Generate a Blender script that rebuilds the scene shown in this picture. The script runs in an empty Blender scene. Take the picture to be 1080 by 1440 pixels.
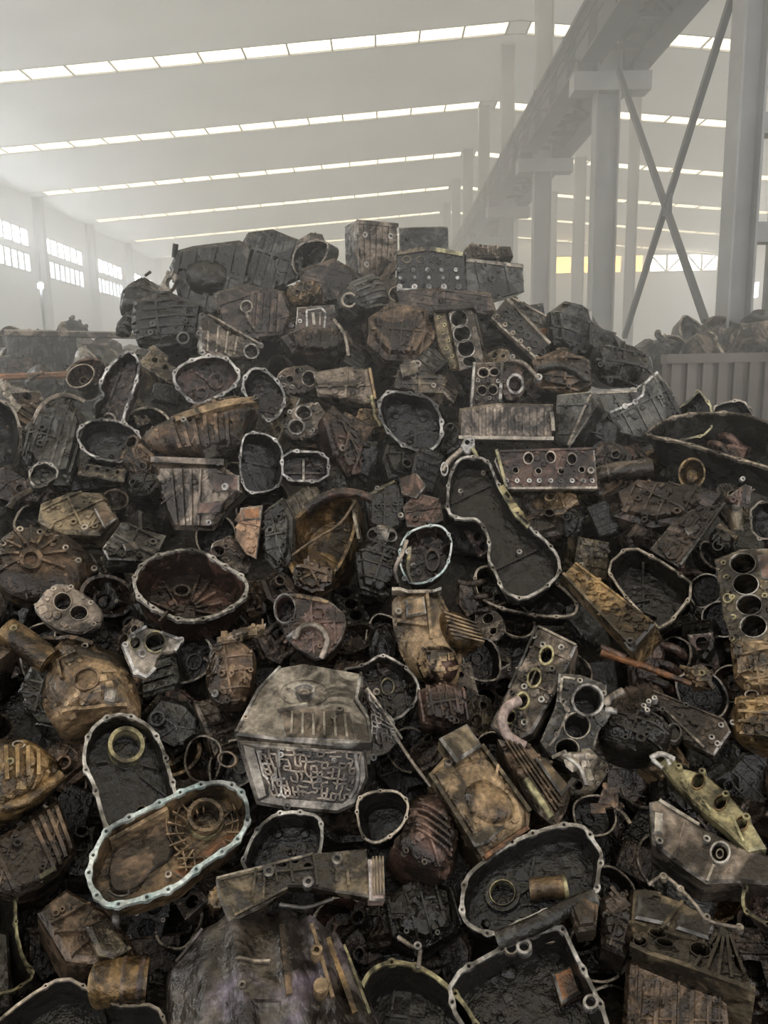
import bpy, math, random
from mathutils import Vector, Matrix, noise as mn
from mathutils.geometry import tessellate_polygon
from mathutils.bvhtree import BVHTree

SC = bpy.context.scene
COL = SC.collection
R = math.radians

# ------------------------------------------------------------------ camera
F_PX, CX, CY = 1081.0, 540.0, 720.0
CAM = Vector((0.0, 0.0, 1.65))
PITCH, ROLL = R(10.3), R(1.1)
fwd = Vector((0, math.cos(PITCH), -math.sin(PITCH)))
rgt0 = Vector((1, 0, 0))
up0 = rgt0.cross(fwd)
rgt = rgt0 * math.cos(ROLL) - up0 * math.sin(ROLL)
up = up0 * math.cos(ROLL) + rgt0 * math.sin(ROLL)
cd = bpy.data.cameras.new('camera')
cam = bpy.data.objects.new('camera', cd)
COL.objects.link(cam)
cam.matrix_world = Matrix(((rgt.x, up.x, -fwd.x, CAM.x), (rgt.y, up.y, -fwd.y, CAM.y), (rgt.z, up.z, -fwd.z, CAM.z), (0, 0, 0, 1)))
cd.sensor_fit = 'VERTICAL'
cd.angle_y = 2 * math.atan(720 / F_PX)
cd.clip_start, cd.clip_end = 0.05, 300
SC.camera = cam

# ------------------------------------------------------------------ light
W = bpy.data.worlds.new('sky'); SC.world = W
W.use_nodes = True
WB = W.node_tree.nodes['Background']
WB.inputs['Color'].default_value = (0.95, 0.97, 1.0, 1)
WB.inputs['Strength'].default_value = 1.35
SKYLIGHT_GLOW = 3.9        # daylight through the translucent roof strips
WINDOW_GLOW = 19.0          # daylight through the wall glazing
HAZE_DENSITY = 0.048
HAZE_NEAR = 0.040
SC.view_settings.view_transform = 'Standard'
SC.view_settings.look = 'None'
SC.view_settings.gamma = 1
SC.view_settings.use_curve_mapping = False
SC.view_settings.exposure = 0.4
SC.cycles.max_bounces = 4
SC.cycles.diffuse_bounces = 2
SC.cycles.glossy_bounces = 2
SC.cycles.volume_bounces = 1
SC.cycles.sample_clamp_indirect = 4.0

# ------------------------------------------------------------------ pixel -> place
def ray(px, py):
    return (fwd + rgt * ((px - CX) / F_PX) - up * ((py - CY) / F_PX)).normalized()
HS, HY0 = 0.70, 1.55       # slope of the heap's face and where its foot meets the floor
HN = Vector((0, -HS, 1)).normalized()
def heap_pt(px, py, lift=0.0):
    d = ray(px, py)
    den = d.z - HS * d.y
    t = (HS * (CAM.y - HY0) - CAM.z) / den
    return CAM + d * (t - lift)
def at_y(px, py, Y):
    d = ray(px, py)
    return CAM + d * (Y / d.y)
def project(p):
    q = p - CAM
    z = q.dot(fwd)
    return (CX + F_PX * q.dot(rgt) / z, CY - F_PX * q.dot(up) / z)

# ------------------------------------------------------------------ materials
def nt_new(name):
    m = bpy.data.materials.new(name); m.use_nodes = True
    nt = m.node_tree; nt.nodes.clear()
    return m, nt, nt.nodes.new, nt.links.new

def ramp(n, stops):
    el = n.color_ramp.elements
    while len(el) < len(stops): el.new(0.5)
    for e, (p, c) in zip(el, stops):
        e.position = p; e.color = (c[0], c[1], c[2], 1)

def grimy(name, light, mid, dark, metal=0.45, r0=0.28, r1=0.62, sc=9.0, edge=0.5, cover=0.5, bump=0.6, oil=1.0):
    """cast metal with oil, dirt and rust patches; worn, brighter edges"""
    m, nt, N, L = nt_new(name)
    out = N('ShaderNodeOutputMaterial'); b = N('ShaderNodeBsdfPrincipled')
    tc = N('ShaderNodeTexCoord'); oi = N('ShaderNodeObjectInfo')
    add = N('ShaderNodeVectorMath'); add.operation = 'MULTIPLY_ADD'
    add.inputs[1].default_value = (1, 1, 1)
    mul = N('ShaderNodeVectorMath'); mul.operation = 'SCALE'; mul.inputs['Scale'].default_value = 7.0
    L(oi.outputs['Color'], mul.inputs[0])
    L(tc.outputs['Object'], add.inputs[0]); L(mul.outputs[0], add.inputs[2])
    n1 = N('ShaderNodeTexNoise'); n1.inputs['Scale'].default_value = sc; n1.inputs['Detail'].default_value = 4; n1.inputs['Roughness'].default_value = 0.62
    n1.inputs['Distortion'].default_value = 0.6
    L(add.outputs[0], n1.inputs['Vector'])
    cr = N('ShaderNodeValToRGB')
    ramp(cr, [(cover - 0.2, dark), (cover, mid), (cover + 0.18, light)])
    L(n1.outputs['Fac'], cr.inputs['Fac'])
    n2 = N('ShaderNodeTexNoise'); n2.inputs['Scale'].default_value = 70; n2.inputs['Detail'].default_value = 2; n2.inputs['Roughness'].default_value = 0.7
    L(add.outputs[0], n2.inputs['Vector'])
    sp = N('ShaderNodeMapRange'); sp.inputs[1].default_value = 0.35; sp.inputs[2].default_value = 0.7; sp.inputs[3].default_value = 0.55; sp.inputs[4].default_value = 1.3
    L(n2.outputs['Fac'], sp.inputs[0])
    mx = N('ShaderNodeMix'); mx.data_type = 'RGBA'; mx.blend_type = 'MULTIPLY'; mx.inputs['Factor'].default_value = 1
    L(cr.outputs['Color'], mx.inputs[6]); L(sp.outputs[0], mx.inputs[7])
    geo = N('ShaderNodeNewGeometry')
    pe = N('ShaderNodeMapRange'); pe.inputs[1].default_value = 0.52; pe.inputs[2].default_value = 0.62; pe.inputs[3].default_value = 0.0; pe.inputs[4].default_value = edge
    L(geo.outputs['Pointiness'], pe.inputs[0])
    pm = N('ShaderNodeMath'); pm.operation = 'MULTIPLY'
    L(pe.outputs[0], pm.inputs[0]); L(n2.outputs['Fac'], pm.inputs[1])
    mx2 = N('ShaderNodeMix'); mx2.data_type = 'RGBA'
    L(pm.outputs[0], mx2.inputs['Factor']); L(mx.outputs[2], mx2.inputs[6])
    mx2.inputs[7].default_value = (min(1, light[0] * 1.9 + .12), min(1, light[1] * 1.9 + .12), min(1, light[2] * 1.9 + .1), 1)
    L(mx2.outputs[2], b.inputs['Base Color'])
    b.inputs['Metallic'].default_value = metal
    rr = N('ShaderNodeMapRange'); rr.inputs[1].default_value = 0.3; rr.inputs[2].default_value = 0.7; rr.inputs[3].default_value = r0; rr.inputs[4].default_value = r1
    L(n1.outputs['Fac'], rr.inputs[0]); L(rr.outputs[0], b.inputs['Roughness'])
    vo = N('ShaderNodeTexVoronoi'); vo.feature = 'F1'; vo.inputs['Scale'].default_value = 24
    L(add.outputs[0], vo.inputs['Vector'])
    n3 = N('ShaderNodeTexNoise'); n3.inputs['Scale'].default_value = 34; n3.inputs['Detail'].default_value = 3; n3.inputs['Roughness'].default_value = 0.65
    L(add.outputs[0], n3.inputs['Vector'])
    bp = N('ShaderNodeBump'); bp.inputs['Strength'].default_value = bump; bp.inputs['Distance'].default_value = 0.012
    hm = N('ShaderNodeMath'); hm.operation = 'MULTIPLY_ADD'; hm.inputs[1].default_value = .55
    L(vo.outputs['Distance'], hm.inputs[0]); L(n3.outputs['Fac'], hm.inputs[2])
    L(hm.outputs[0], bp.inputs['Height']); L(bp.outputs[0], b.inputs['Normal'])
    # black oil lying in broad patches
    n4 = N('ShaderNodeTexNoise'); n4.inputs['Scale'].default_value = 5.5; n4.inputs['Detail'].default_value = 3; n4.inputs['Roughness'].default_value = .7; n4.inputs['Distortion'].default_value = 1.2
    sh = N('ShaderNodeVectorMath'); sh.operation = 'ADD'; sh.inputs[1].default_value = (31, 17, 5)
    L(add.outputs[0], sh.inputs[0]); L(sh.outputs[0], n4.inputs['Vector'])
    of = N('ShaderNodeMapRange'); of.inputs[1].default_value = .5 - oil * .18; of.inputs[2].default_value = .72 - oil * .18; of.inputs[4].default_value = .92 if oil else 0
    L(n4.outputs['Fac'], of.inputs[0])
    mo = N('ShaderNodeMix'); mo.data_type = 'RGBA'; mo.inputs[7].default_value = (.016, .013, .010, 1)
    L(of.outputs[0], mo.inputs['Factor']); L(mx2.outputs[2], mo.inputs[6]); L(mo.outputs[2], b.inputs['Base Color'])
    ro = N('ShaderNodeMix'); ro.inputs[3].default_value = .2
    L(of.outputs[0], ro.inputs[0]); L(rr.outputs[0], ro.inputs[2]); L(ro.outputs[0], b.inputs['Roughness'])
    L(b.outputs[0], out.inputs[0])
    return m

def plain(name, col, rough=0.6, metal=0.0, var=0.25, sc=3.0, bump=0.0):
    m, nt, N, L = nt_new(name)
    out = N('ShaderNodeOutputMaterial'); b = N('ShaderNodeBsdfPrincipled')
    tc = N('ShaderNodeTexCoord'); n1 = N('ShaderNodeTexNoise')
    n1.inputs['Scale'].default_value = sc; n1.inputs['Detail'].default_value = 5
    L(tc.outputs['Object'], n1.inputs['Vector'])
    cr = N('ShaderNodeValToRGB')
    ramp(cr, [(0.3, [c * (1 - var) for c in col]), (0.7, [min(1, c * (1 + var * .5)) for c in col])])
    L(n1.outputs['Fac'], cr.inputs['Fac']); L(cr.outputs['Color'], b.inputs['Base Color'])
    b.inputs['Roughness'].default_value = rough; b.inputs['Metallic'].default_value = metal
    if bump:
        bp = N('ShaderNodeBump'); bp.inputs['Strength'].default_value = bump; bp.inputs['Distance'].default_value = 0.02
        L(n1.outputs['Fac'], bp.inputs['Height']); L(bp.outputs[0], b.inputs['Normal'])
    L(b.outputs[0], out.inputs[0])
    return m

def glow(name, col, strength, var=0.15):
    m, nt, N, L = nt_new(name)
    out = N('ShaderNodeOutputMaterial'); e = N('ShaderNodeEmission')
    tc = N('ShaderNodeTexCoord'); n1 = N('ShaderNodeTexNoise'); n1.inputs['Scale'].default_value = 1.3
    L(tc.outputs['Object'], n1.inputs['Vector'])
    cr = N('ShaderNodeValToRGB'); ramp(cr, [(0.3, [c * (1 - var) for c in col]), (0.6, col)])
    L(n1.outputs['Fac'], cr.inputs['Fac']); L(cr.outputs['Color'], e.inputs['Color'])
    e.inputs['Strength'].default_value = strength
    L(e.outputs[0], out.inputs[0])
    return m

MAT = {
 'mach':   grimy('machined_aluminium', (0.8034, 0.7388, 0.6596), (0.515, 0.4629, 0.3977), (0.1236, 0.09358, 0.0679), .35, .25, .5, 24, .3, .48, .15, .8),
 'machg':  grimy('dull_machined_aluminium', (0.512, 0.4183, 0.3302), (0.3228, 0.2567, 0.1981), (0.08904, 0.06654, 0.04541), .4, .3, .55, 22, .4, .47, .2, .6),
 'machy':  grimy('oily_yellow_machined_metal', (.56, .47, .26), (.32, .25, .125), (.08, .06, .03), .4, .22, .5, 20, .4, .47, .2, .6),
 'teal':   grimy('teal_sealant_on_aluminium', (.68, .69, .63), (.50, .58, .54), (.10, .36, .36), .2, .3, .55, 13, .2, .45, .15, .3),
 'alu':    grimy('grey_cast_aluminium', (0.3247, 0.2519, 0.1924), (0.191, 0.1439, 0.1078), (0.04775, 0.03359, 0.02336), .45, .3, .6, 8, .7, .48),
 'pale':   grimy('pale_clean_aluminium', (0.3784, 0.3298, 0.2741), (0.2523, 0.216, 0.174), (0.07659, 0.05936, 0.04386), .45, .28, .5, 9, .6, .46, .4, .6),
 'slate':  grimy('slate_grey_casting', (0.1352, 0.1253, 0.1082), (0.07028, 0.06431, 0.05482), (0.01982, 0.01731, 0.01462), .4, .3, .6, 8, .6, .5),
 'dark':   grimy('oil_dark_casting', (0.1312, 0.08397, 0.05902), (0.06055, 0.03759, 0.02639), (0.01312, 0.008798, 0.00625), .4, .22, .55, 10, .7, .52),
 'black':  grimy('oil_black_casting', (0.03439, 0.02505, 0.01895), (0.01337, 0.009696, 0.007018), (0.00573, 0.004041, 0.003157), .2, .32, .65, 10, .5, .55),
 'brown':  grimy('brown_stained_casting', (0.2343, 0.1442, 0.08407), (0.1261, 0.0742, 0.04094), (0.02162, 0.01319, 0.008041), .4, .25, .55, 8, .7, .49),
 'gold':   grimy('golden_varnished_casting', (0.3604, 0.2268, 0.09503), (0.1892, 0.1114, 0.04386), (0.03154, 0.01649, 0.006579), .5, .2, .5, 9, .7, .48, .6, .8),
 'rust':   grimy('rusty_orange_casting', (0.3424, 0.1402, 0.04752), (0.1802, 0.07008, 0.02339), (0.03063, 0.01484, 0.00731), .25, .35, .7, 9, .5, .48, .6, .7),
 'maroon': grimy('maroon_brown_casting', (0.2072, 0.1154, 0.08407), (0.1081, 0.05607, 0.04094), (0.01802, 0.01072, 0.008041), .35, .25, .55, 9, .6, .49),
 'olive':  grimy('olive_grey_casting', (0.2649, 0.1979, 0.117), (0.142, 0.1029, 0.05848), (0.02555, 0.019, 0.0117), .4, .28, .6, 9, .7, .48),
 'tan':    grimy('tan_dusty_casting', (0.4055, 0.2721, 0.1462), (0.2343, 0.1484, 0.07675), (0.04055, 0.02638, 0.01389), .35, .3, .6, 8, .6, .46, .6, .75),
 'purple': grimy('purple_tinged_casting', (0.2295, 0.1827, 0.238), (0.1403, 0.119, 0.09775), (0.06375, 0.0425, 0.0255), .45, .3, .6, 5, .5, .5, .6, .7),
 'copper': grimy('copper_tan_sheet', (0.391, 0.238, 0.1445), (0.2465, 0.1318, 0.07225), (0.0595, 0.034, 0.0221), .5, .3, .55, 7, .4, .46, .4, .6),
 'hose':   grimy('pinkish_rubber_hose', (.48, .36, .31), (.33, .23, .19), (.11, .07, .055), .0, .35, .6, 20, .1, .42, .1, .4),
 'core':   grimy('oily_scrap_mass', (0.0583, 0.03911, 0.02778), (0.02565, 0.01676, 0.01226), (0.009328, 0.006518, 0.004902), .2, .3, .7, 7, .3, .55, .8),  # near-black core colour, stands for the dark voids inside a heap
 'worn':   grimy('worn_bright_edge', (0.5408, 0.4704, 0.4116), (0.2808, 0.2254, 0.1862), (0.052, 0.0392, 0.03136), .45, .25, .5, 18, .3, .5, .2, .8),
 'concrete': plain('concrete_floor', (.30, .295, .28), .85, 0, .4, 1.5, .3),
 'liner':  plain('white_roof_liner', (.80, .80, .79), .8, 0, .12, .35, .25),
 'wallpaint': plain('pale_wall_sheeting', (.78, .79, .80), .8, 0, .15, .6),
 'lowwall': plain('brownish_sheet_partition', (.13, .11, .095), .7, 0, .5, 2),
 'steel':  plain('grey_painted_steel', (.30, .30, .295), .55, .1, .25, 2),
 'steeld': plain('dark_crane_steel', (.085, .088, .09), .55, .2, .3, 2),
 'roofglow': glow('daylit_roof_sheet', (1.0, .86, .59), SKYLIGHT_GLOW),
 'winglow': glow('daylit_window_pane', (.93, .97, 1.0), WINDOW_GLOW),
 'backglow': glow('daylit_end_pane', (1.0, .97, .88), 14),
 'winglow2': glow('daylit_frosted_pane', (.86, .95, 1.0), WINDOW_GLOW * .45),
 'amber':  glow('amber_window_pane', (1.0, .60, .18), 12),
 'lampglow': glow('work_lamp_glow', (.85, .93, 1.0), 60),
}

# ------------------------------------------------------------------ 2-D outlines
def area(P):
    return .5 * sum(P[i - 1][0] * P[i][1] - P[i][0] * P[i - 1][1] for i in range(len(P)))
def ccw(P): return list(P) if area(P) > 0 else list(P)[::-1]
def chaikin(P, it):
    for _ in range(it):
        Q = []
        for i in range(len(P)):
            a, b = P[i], P[(i + 1) % len(P)]
            Q.append((a[0] * .78 + b[0] * .22, a[1] * .78 + b[1] * .22))
            Q.append((a[0] * .22 + b[0] * .78, a[1] * .22 + b[1] * .78))
        P = Q
    return P
def perim(P): return sum(math.dist(P[i - 1], P[i]) for i in range(len(P)))
def resample(P, n):
    tot = perim(P); step = tot / n; out = []; acc = 0; i = 0; want = 0
    m = len(P)
    while len(out) < n and i < m:
        a, b = P[i], P[(i + 1) % m]; d = math.dist(a, b)
        while want <= acc + d and len(out) < n:
            t = (want - acc) / d if d > 1e-9 else 0
            out.append((a[0] + (b[0] - a[0]) * t, a[1] + (b[1] - a[1]) * t)); want += step
        acc += d; i += 1
    return out
def normals2(P):
    n = len(P); out = []
    for i in range(n):
        a, b, c = P[i - 1], P[i], P[(i + 1) % n]
        e1 = Vector((b[0] - a[0], b[1] - a[1])); e2 = Vector((c[0] - b[0], c[1] - b[1]))
        if e1.length > 1e-9: e1.normalize()
        if e2.length > 1e-9: e2.normalize()
        n1 = Vector((e1.y, -e1.x)); n2 = Vector((e2.y, -e2.x)); s = n1 + n2
        if s.length < 1e-6: s = n1
        s.normalize()
        out.append(s / max(.5, s.dot(n1)))
    return out
def inset(P, d):
    return [(p[0] - n.x * d, p[1] - n.y * d) for p, n in zip(P, normals2(P))]
def centroid(P): return (sum(p[0] for p in P) / len(P), sum(p[1] for p in P) / len(P))
def scale2(P, s, c=None):
    c = c or centroid(P)
    return [(c[0] + (p[0] - c[0]) * s, c[1] + (p[1] - c[1]) * s) for p in P]
def circle2(c, r, n=16, ry=None, a=0):
    ry = r if ry is None else ry; ca, sa = math.cos(R(a)), math.sin(R(a)); out = []
    for k in range(n):
        x, y = r * math.cos(2 * math.pi * k / n), ry * math.sin(2 * math.pi * k / n)
        out.append((c[0] + x * ca - y * sa, c[1] + x * sa + y * ca))
    return out
def inside(P, x, y):
    r = False; j = len(P) - 1
    for i in range(len(P)):
        a, b = P[i], P[j]
        if (a[1] > y) != (b[1] > y) and x < (b[0] - a[0]) * (y - a[1]) / (b[1] - a[1]) + a[0]: r = not r
        j = i
    return r

# ------------------------------------------------------------------ mesh builder
class MB:
    def __init__(s): s.v = []; s.f = []; s.worn = (0, 0)
    def loop(s, P, z):
        i = len(s.v)
        if callable(z): s.v += [(p[0], p[1], z(p)) for p in P]
        else: s.v += [(p[0], p[1], z) for p in P]
        return list(range(i, len(s.v)))
    def bridge(s, A, B):
        n = len(A)
        for i in range(n):
            j = (i + 1) % n
            s.f.append((A[i], A[j], B[j], B[i]))
    def fill(s, loops, flip=False):
        idx = [i for l in loops for i in l]
        for t in tessellate_polygon([[Vector((s.v[i][0], s.v[i][1], 0)) for i in l] for l in loops]):
            a, b, c = (idx[k] for k in t)
            A, B, C = s.v[a], s.v[b], s.v[c]
            cr = (B[0] - A[0]) * (C[1] - A[1]) - (B[1] - A[1]) * (C[0] - A[0])
            if (cr < 0) != flip: a, c = c, a
            s.f.append((a, b, c))
    def box(s, c, x, y, z, h):
        """box with half-axes as vectors"""
        i = len(s.v)
        c, x, y, z = Vector(c), Vector(x) * h[0], Vector(y) * h[1], Vector(z) * h[2]
        for a, b, d in ((-1,-1,-1),(1,-1,-1),(1,1,-1),(-1,1,-1),(-1,-1,1),(1,-1,1),(1,1,1),(-1,1,1)):
            s.v.append(tuple(c + x * a + y * b + z * d))
        for q in ((0,3,2,1),(4,5,6,7),(0,1,5,4),(1,2,6,5),(2,3,7,6),(3,0,4,7)): s.f.append(tuple(i + k for k in q))
    def bar(s, a, b, w, h, upv=(0, 0, 1)):
        a, b = Vector(a), Vector(b); d = (b - a); l = d.length; d.normalize()
        u = Vector(upv); x = d.cross(u)
        if x.length < 1e-4: x = d.cross(Vector((1, 0, 0)))
        x.normalize(); u = x.cross(d)
        s.box((a + b) / 2, d, x, u, (l / 2, w / 2, h / 2))
    def tube(s, pts, rad, n=10, cap=True, hollow=0):
        pts = [Vector(p) for p in pts]; rings = []; prev = None
        rads = rad if isinstance(rad, (list, tuple)) else [rad] * len(pts)
        for k, p in enumerate(pts):
            d = (pts[min(k + 1, len(pts) - 1)] - pts[max(k - 1, 0)]).normalized()
            if prev is None:
                x = d.cross(Vector((0, 0, 1)))
                if x.length < .1: x = d.cross(Vector((1, 0, 0)))
            else: x = prev - d * prev.dot(d)
            x.normalize(); prev = x; y = d.cross(x); i = len(s.v)
            for q in range(n):
                a = 2 * math.pi * q / n
                s.v.append(tuple(p + (x * math.cos(a) + y * math.sin(a)) * rads[k]))
            rings.append(list(range(i, i + n)))
        for A, B in zip(rings, rings[1:]): s.bridge(A, B)
        if cap: s.f.append(tuple(rings[0][::-1])); s.f.append(tuple(rings[-1]))
    def mesh(s, name, mat, angle=38):
        me = bpy.data.meshes.new(name)
        me.from_pydata(s.v, [], s.f); me.update()
        me.materials.append(MAT[mat])
        if s.worn[1]:
            me.materials.append(MAT['worn'])
            for i in range(*s.worn): me.polygons[i].material_index = 1
        if angle:
            me.shade_smooth(); me.set_sharp_from_angle(angle=R(angle))
        return me
HUE = random.Random(4)
def link(name, me, parent=None):
    o = bpy.data.objects.new(name, me); COL.objects.link(o)
    if parent is not None: o.parent = parent; o.color = parent.color
    else: o.color = (HUE.random(), HUE.random(), HUE.random(), 1)      # shifts the dirt pattern, one shift for each thing
    return o
def tag(o, label=None, cat=None, group=None, kind=None):
    if label: o['label'] = label
    if cat: o['category'] = cat
    if group: o['group'] = group
    if kind: o['kind'] = kind
    return o

# ------------------------------------------------------------------ a casting
HERO = []          # (outline in the picture, short phrase, casting depth) of what is placed, for the filler
THINGS = []
class Thing:
    def __init__(s, name, label, cat, c=None, pitch=20, yaw=0, lift=0.0, Y=None, group=None, spin=0):
        s.root = link(name, None); tag(s.root, label, cat, group); THINGS.append(s)
        s.label = label
        s.local = c is None
        s.rnd = random.Random(sum(ord(k) * (i + 3) for i, k in enumerate(label or name)))
        s.seed = Vector((s.rnd.uniform(0, 50), s.rnd.uniform(0, 50), s.rnd.uniform(0, 50)))
        s.bvh = None; s.out = None; s.bmat = None; s.neat = False; s.holes = []
        if s.local:
            s.s = 0.0027; s.O = Vector((0, 0, 0)); return
        s.O = at_y(c[0], c[1], Y) if Y else heap_pt(c[0], c[1], lift)
        s.s = (s.O - CAM).dot(fwd) / F_PX
        n = (CAM - s.O).normalized()
        x = Vector((0, 0, 1)).cross(n).normalized()
        n = Matrix.Rotation(R(yaw), 3, 'Z') @ n
        x = Vector((0, 0, 1)).cross(n).normalized()
        n = Matrix.Rotation(R(-pitch), 3, x) @ n
        y = n.cross(x)
        s.X, s.Yv, s.N = x, y, n
        s.root.matrix_world = Matrix(((x.x, y.x, n.x, s.O.x), (x.y, y.y, n.y, s.O.y), (x.z, y.z, n.z, s.O.z), (0, 0, 0, 1)))
    def P(s, px, py, w=0.0):
        if s.local: return (px, py)
        d = ray(px, py); q = s.O + s.N * w
        t = (q - CAM).dot(s.N) / d.dot(s.N)
        p = CAM + d * t - q
        return (p.dot(s.X), p.dot(s.Yv))
    def poly(s, pts, w=0.0): return ccw([s.P(p[0], p[1], w) for p in pts])
    def ell(s, h, w=0.0, n=20, k=1.0):
        """h = (px, py, r[, ry[, angle]]) in picture units"""
        return ccw([s.P(q[0], q[1], w) for q in circle2((h[0], h[1]), h[2] * k, n, (h[3] if len(h) > 3 else h[2]) * k, h[4] if len(h) > 4 else 0)])
    def part(s, name, mb, mat, angle=38, parent=None, label=None):
        o = link(name, mb.mesh(name, mat, angle), parent or s.root)
        if label: o['label'] = label
        return o
    def reg(s, out, depth, short=None):
        if not s.local: HERO.append((out, short, depth))
    def nz(s, p, k): return mn.noise(Vector((p[0] * k, p[1] * k, 0)) + s.seed)
    def surf(s, mb):
        s.bvh = BVHTree.FromPolygons([Vector(v) for v in mb.v], mb.f)
    def z(s, u, v, default=0.0):
        if s.bvh is None: return default
        h = s.bvh.ray_cast(Vector((u, v, 3)), Vector((0, 0, -1)))
        return h[0].z if h[0] is not None else default

    def housing(s, out, depth=.14, rim=8, nb=12, rb=None, taper=.9, mat='dark', rimmat='mach', sm=2, thick=.014, holes=(), inmat=None, short=None, hole_depth=.07, gap=None):
        """open shell: bright flange with bolt bosses round an open cavity with walls and a floor"""
        s.out = out; s.reg(out, depth, short)
        k = s.s; w = rim * k * (1 if s.local else .66 if max(p[1] for p in out) > 800 else .52); rb = (rb or rim * .56) * k; s.bmat = inmat or mat
        P = chaikin(s.poly(out), sm)
        N = max(48, min(150, int(perim(P) / (rb * .5))))
        P = resample(P, N); P = ccw(P); nr = normals2(P)
        nb = max(6, round(nb * .8)); cen = []
        for b in range(nb):
            i = int((b + s.rnd.uniform(-.22, .22)) * N / nb) % N
            cen.append((P[i][0] - nr[i].x * w * .35, P[i][1] - nr[i].y * w * .35))
        outer = []
        for p, n in zip(P, nr):
            g = max([math.exp(-(math.dist(p, c) / (rb * .9)) ** 4) for c in cen] + [0])
            outer.append((p[0] + n.x * rb * .5 * g, p[1] + n.y * rb * .5 * g))
        inner = []
        for p, n in zip(P, nr):
            g = max([math.exp(-(math.dist(p, c) / (rb * 1.1)) ** 4) for c in cen] + [0])
            dd = w * (.8 + .2 * g)
            inner.append((p[0] - n.x * dd, p[1] - n.y * dd))
        m = MB()
        A = m.loop(outer, 0); B = m.loop(inner, 0); A2 = m.loop(outer, -thick); B2 = m.loop(inner, -thick)
        hl = []
        for c in cen:
            h = m.loop(circle2(c, min(rb * .42, w * .36), 8), 0); hl.append(h)
        m.fill([A, B] + hl)
        m.bridge(A2, A); m.bridge(B, B2); m.fill([A2, B2], True)
        for h in hl:
            h2 = m.loop([(m.v[i][0], m.v[i][1]) for i in h], -thick * .92)
            m.bridge(h, h2); m.f.append(tuple(h2))
        s.part('flange', m, rimmat, 40)
        c = MB(); ce = centroid(P); s.holes += list(holes)
        o1 = inset(P, w * .2); i1 = inset(P, w * .85)
        ls = [c.loop(i1, -thick * .6)]
        for q in (.35, .7, 1.0):
            sc_ = 1 - (1 - taper) * q
            ls.append(c.loop(scale2(i1, sc_, ce), -thick - (depth - thick - .012) * q))
        for a, b in zip(ls, ls[1:]): c.bridge(a, b)
        fz = -(depth - .012)
        hl = []
        for h in holes:
            lp = c.loop(s.ell(h, fz), fz); hl.append(lp)
            l2 = c.loop(s.ell(h, fz), fz - hole_depth); c.bridge(lp, l2); c.fill([l2])
        c.fill([ls[-1]] + hl)
        s.surf(c)
        lo = [c.loop(o1, -thick * .6)]
        for q in (.35, .7, 1.0):
            sc_ = 1 - (1 - taper) * q * .9
            lo.append(c.loop(scale2(o1, sc_, ce), -thick - (depth - thick + .006) * q))
        for a, b in zip(lo, lo[1:]): c.bridge(b, a)
        c.fill([lo[-1]] , True)
        s.part('case', c, inmat or mat, 35)
        s.fz = fz
        return s

    def block(s, out, depth=.15, holes=(), mat='alu', bev=.006, taper=.96, sm=0, z0=0.0, name='case', hole_depth=.05, short=None, keep=True, hn=18, lip=None, lipmat='mach', lipk=1.22, lb=None):
        """solid casting: traced face, real holes, sides running back"""
        if keep: s.out = out; s.reg(out, depth, short); s.bmat = mat
        s.holes += list(holes)
        P = s.poly(out, z0)
        if sm: P = resample(chaikin(P, sm), max(24, len(out) * 5))
        P = ccw(P)
        m = MB()
        f = m.loop(inset(P, bev), z0); hl = []; backs = []
        for h in holes:
            hp = s.ell(h, z0, hn); l = m.loop(hp, z0); hl.append(l)
            thru = hole_depth >= depth - .003
            l2 = m.loop(scale2(hp, .96), z0 - (depth if thru else hole_depth)); m.bridge(l, l2)
            if thru: backs.append(l2)
            else: m.fill([l2])
        m.fill([f] + hl)
        e = m.loop(P, z0 - bev); n0 = len(m.f); m.bridge(e, f)
        if bev <= .0085 and mat not in ('black', 'machg', 'mach', 'machy'): m.worn = (n0, len(m.f))
        mid = m.loop(scale2(P, (1 + taper) / 2), z0 - depth * .5); b = m.loop(scale2(P, taper), z0 - depth)
        m.bridge(mid, e); m.bridge(b, mid); m.fill([b] + backs, True)
        if keep or s.bvh is None: s.surf(m)
        o = s.part(name, m, mat, 35)
        if lip:
            for h in holes: s.ring(h, k=lipk, h=lip, mat=lipmat, z=z0, name='bore_lip')
        return o

    def loft(s, out, prof, mat='brown', noise=0.0, nk=14, sm=2, n=40, name='case', angle=35, short=None, keep=True, bumps=()):
        """stack of scaled outlines [(scale, height)...]: domes, cones, bells"""
        if keep: s.out = out; s.reg(out, .12, short); s.bmat = mat
        P = chaikin(s.poly(out), sm) if sm else s.poly(out)
        P = ccw(resample(P, n)) if n else P
        m = MB(); prev = None; ce = centroid(P)
        B = [(Vector(s.P(*a)), Vector(s.P(*b)), w * s.s, h) for a, b, w, h in bumps]
        def swell(p, z):
            t = 0.0
            for a, b, w, h in B:
                q = Vector(p); d = b - a; f = max(0, min(1, (q - a).dot(d) / d.length_squared))
                t += h * math.exp(-((q - a - d * f).length / w) ** 2)
            return t * max(0, min(1, z / .02))
        for sc_, z in prof:
            Q = scale2(P, sc_, ce)
            l = m.loop(Q, (lambda p, z=z: z + noise * s.nz(p, nk) * (1 if z > 0 else .3) + swell(p, z)) if noise or B else z)
            if prev: m.bridge(prev, l)
            else: m.fill([l], True)
            prev = l
        m.fill([prev])
        if keep or s.bvh is None: s.surf(m)
        return s.part(name, m, mat, angle)

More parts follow.
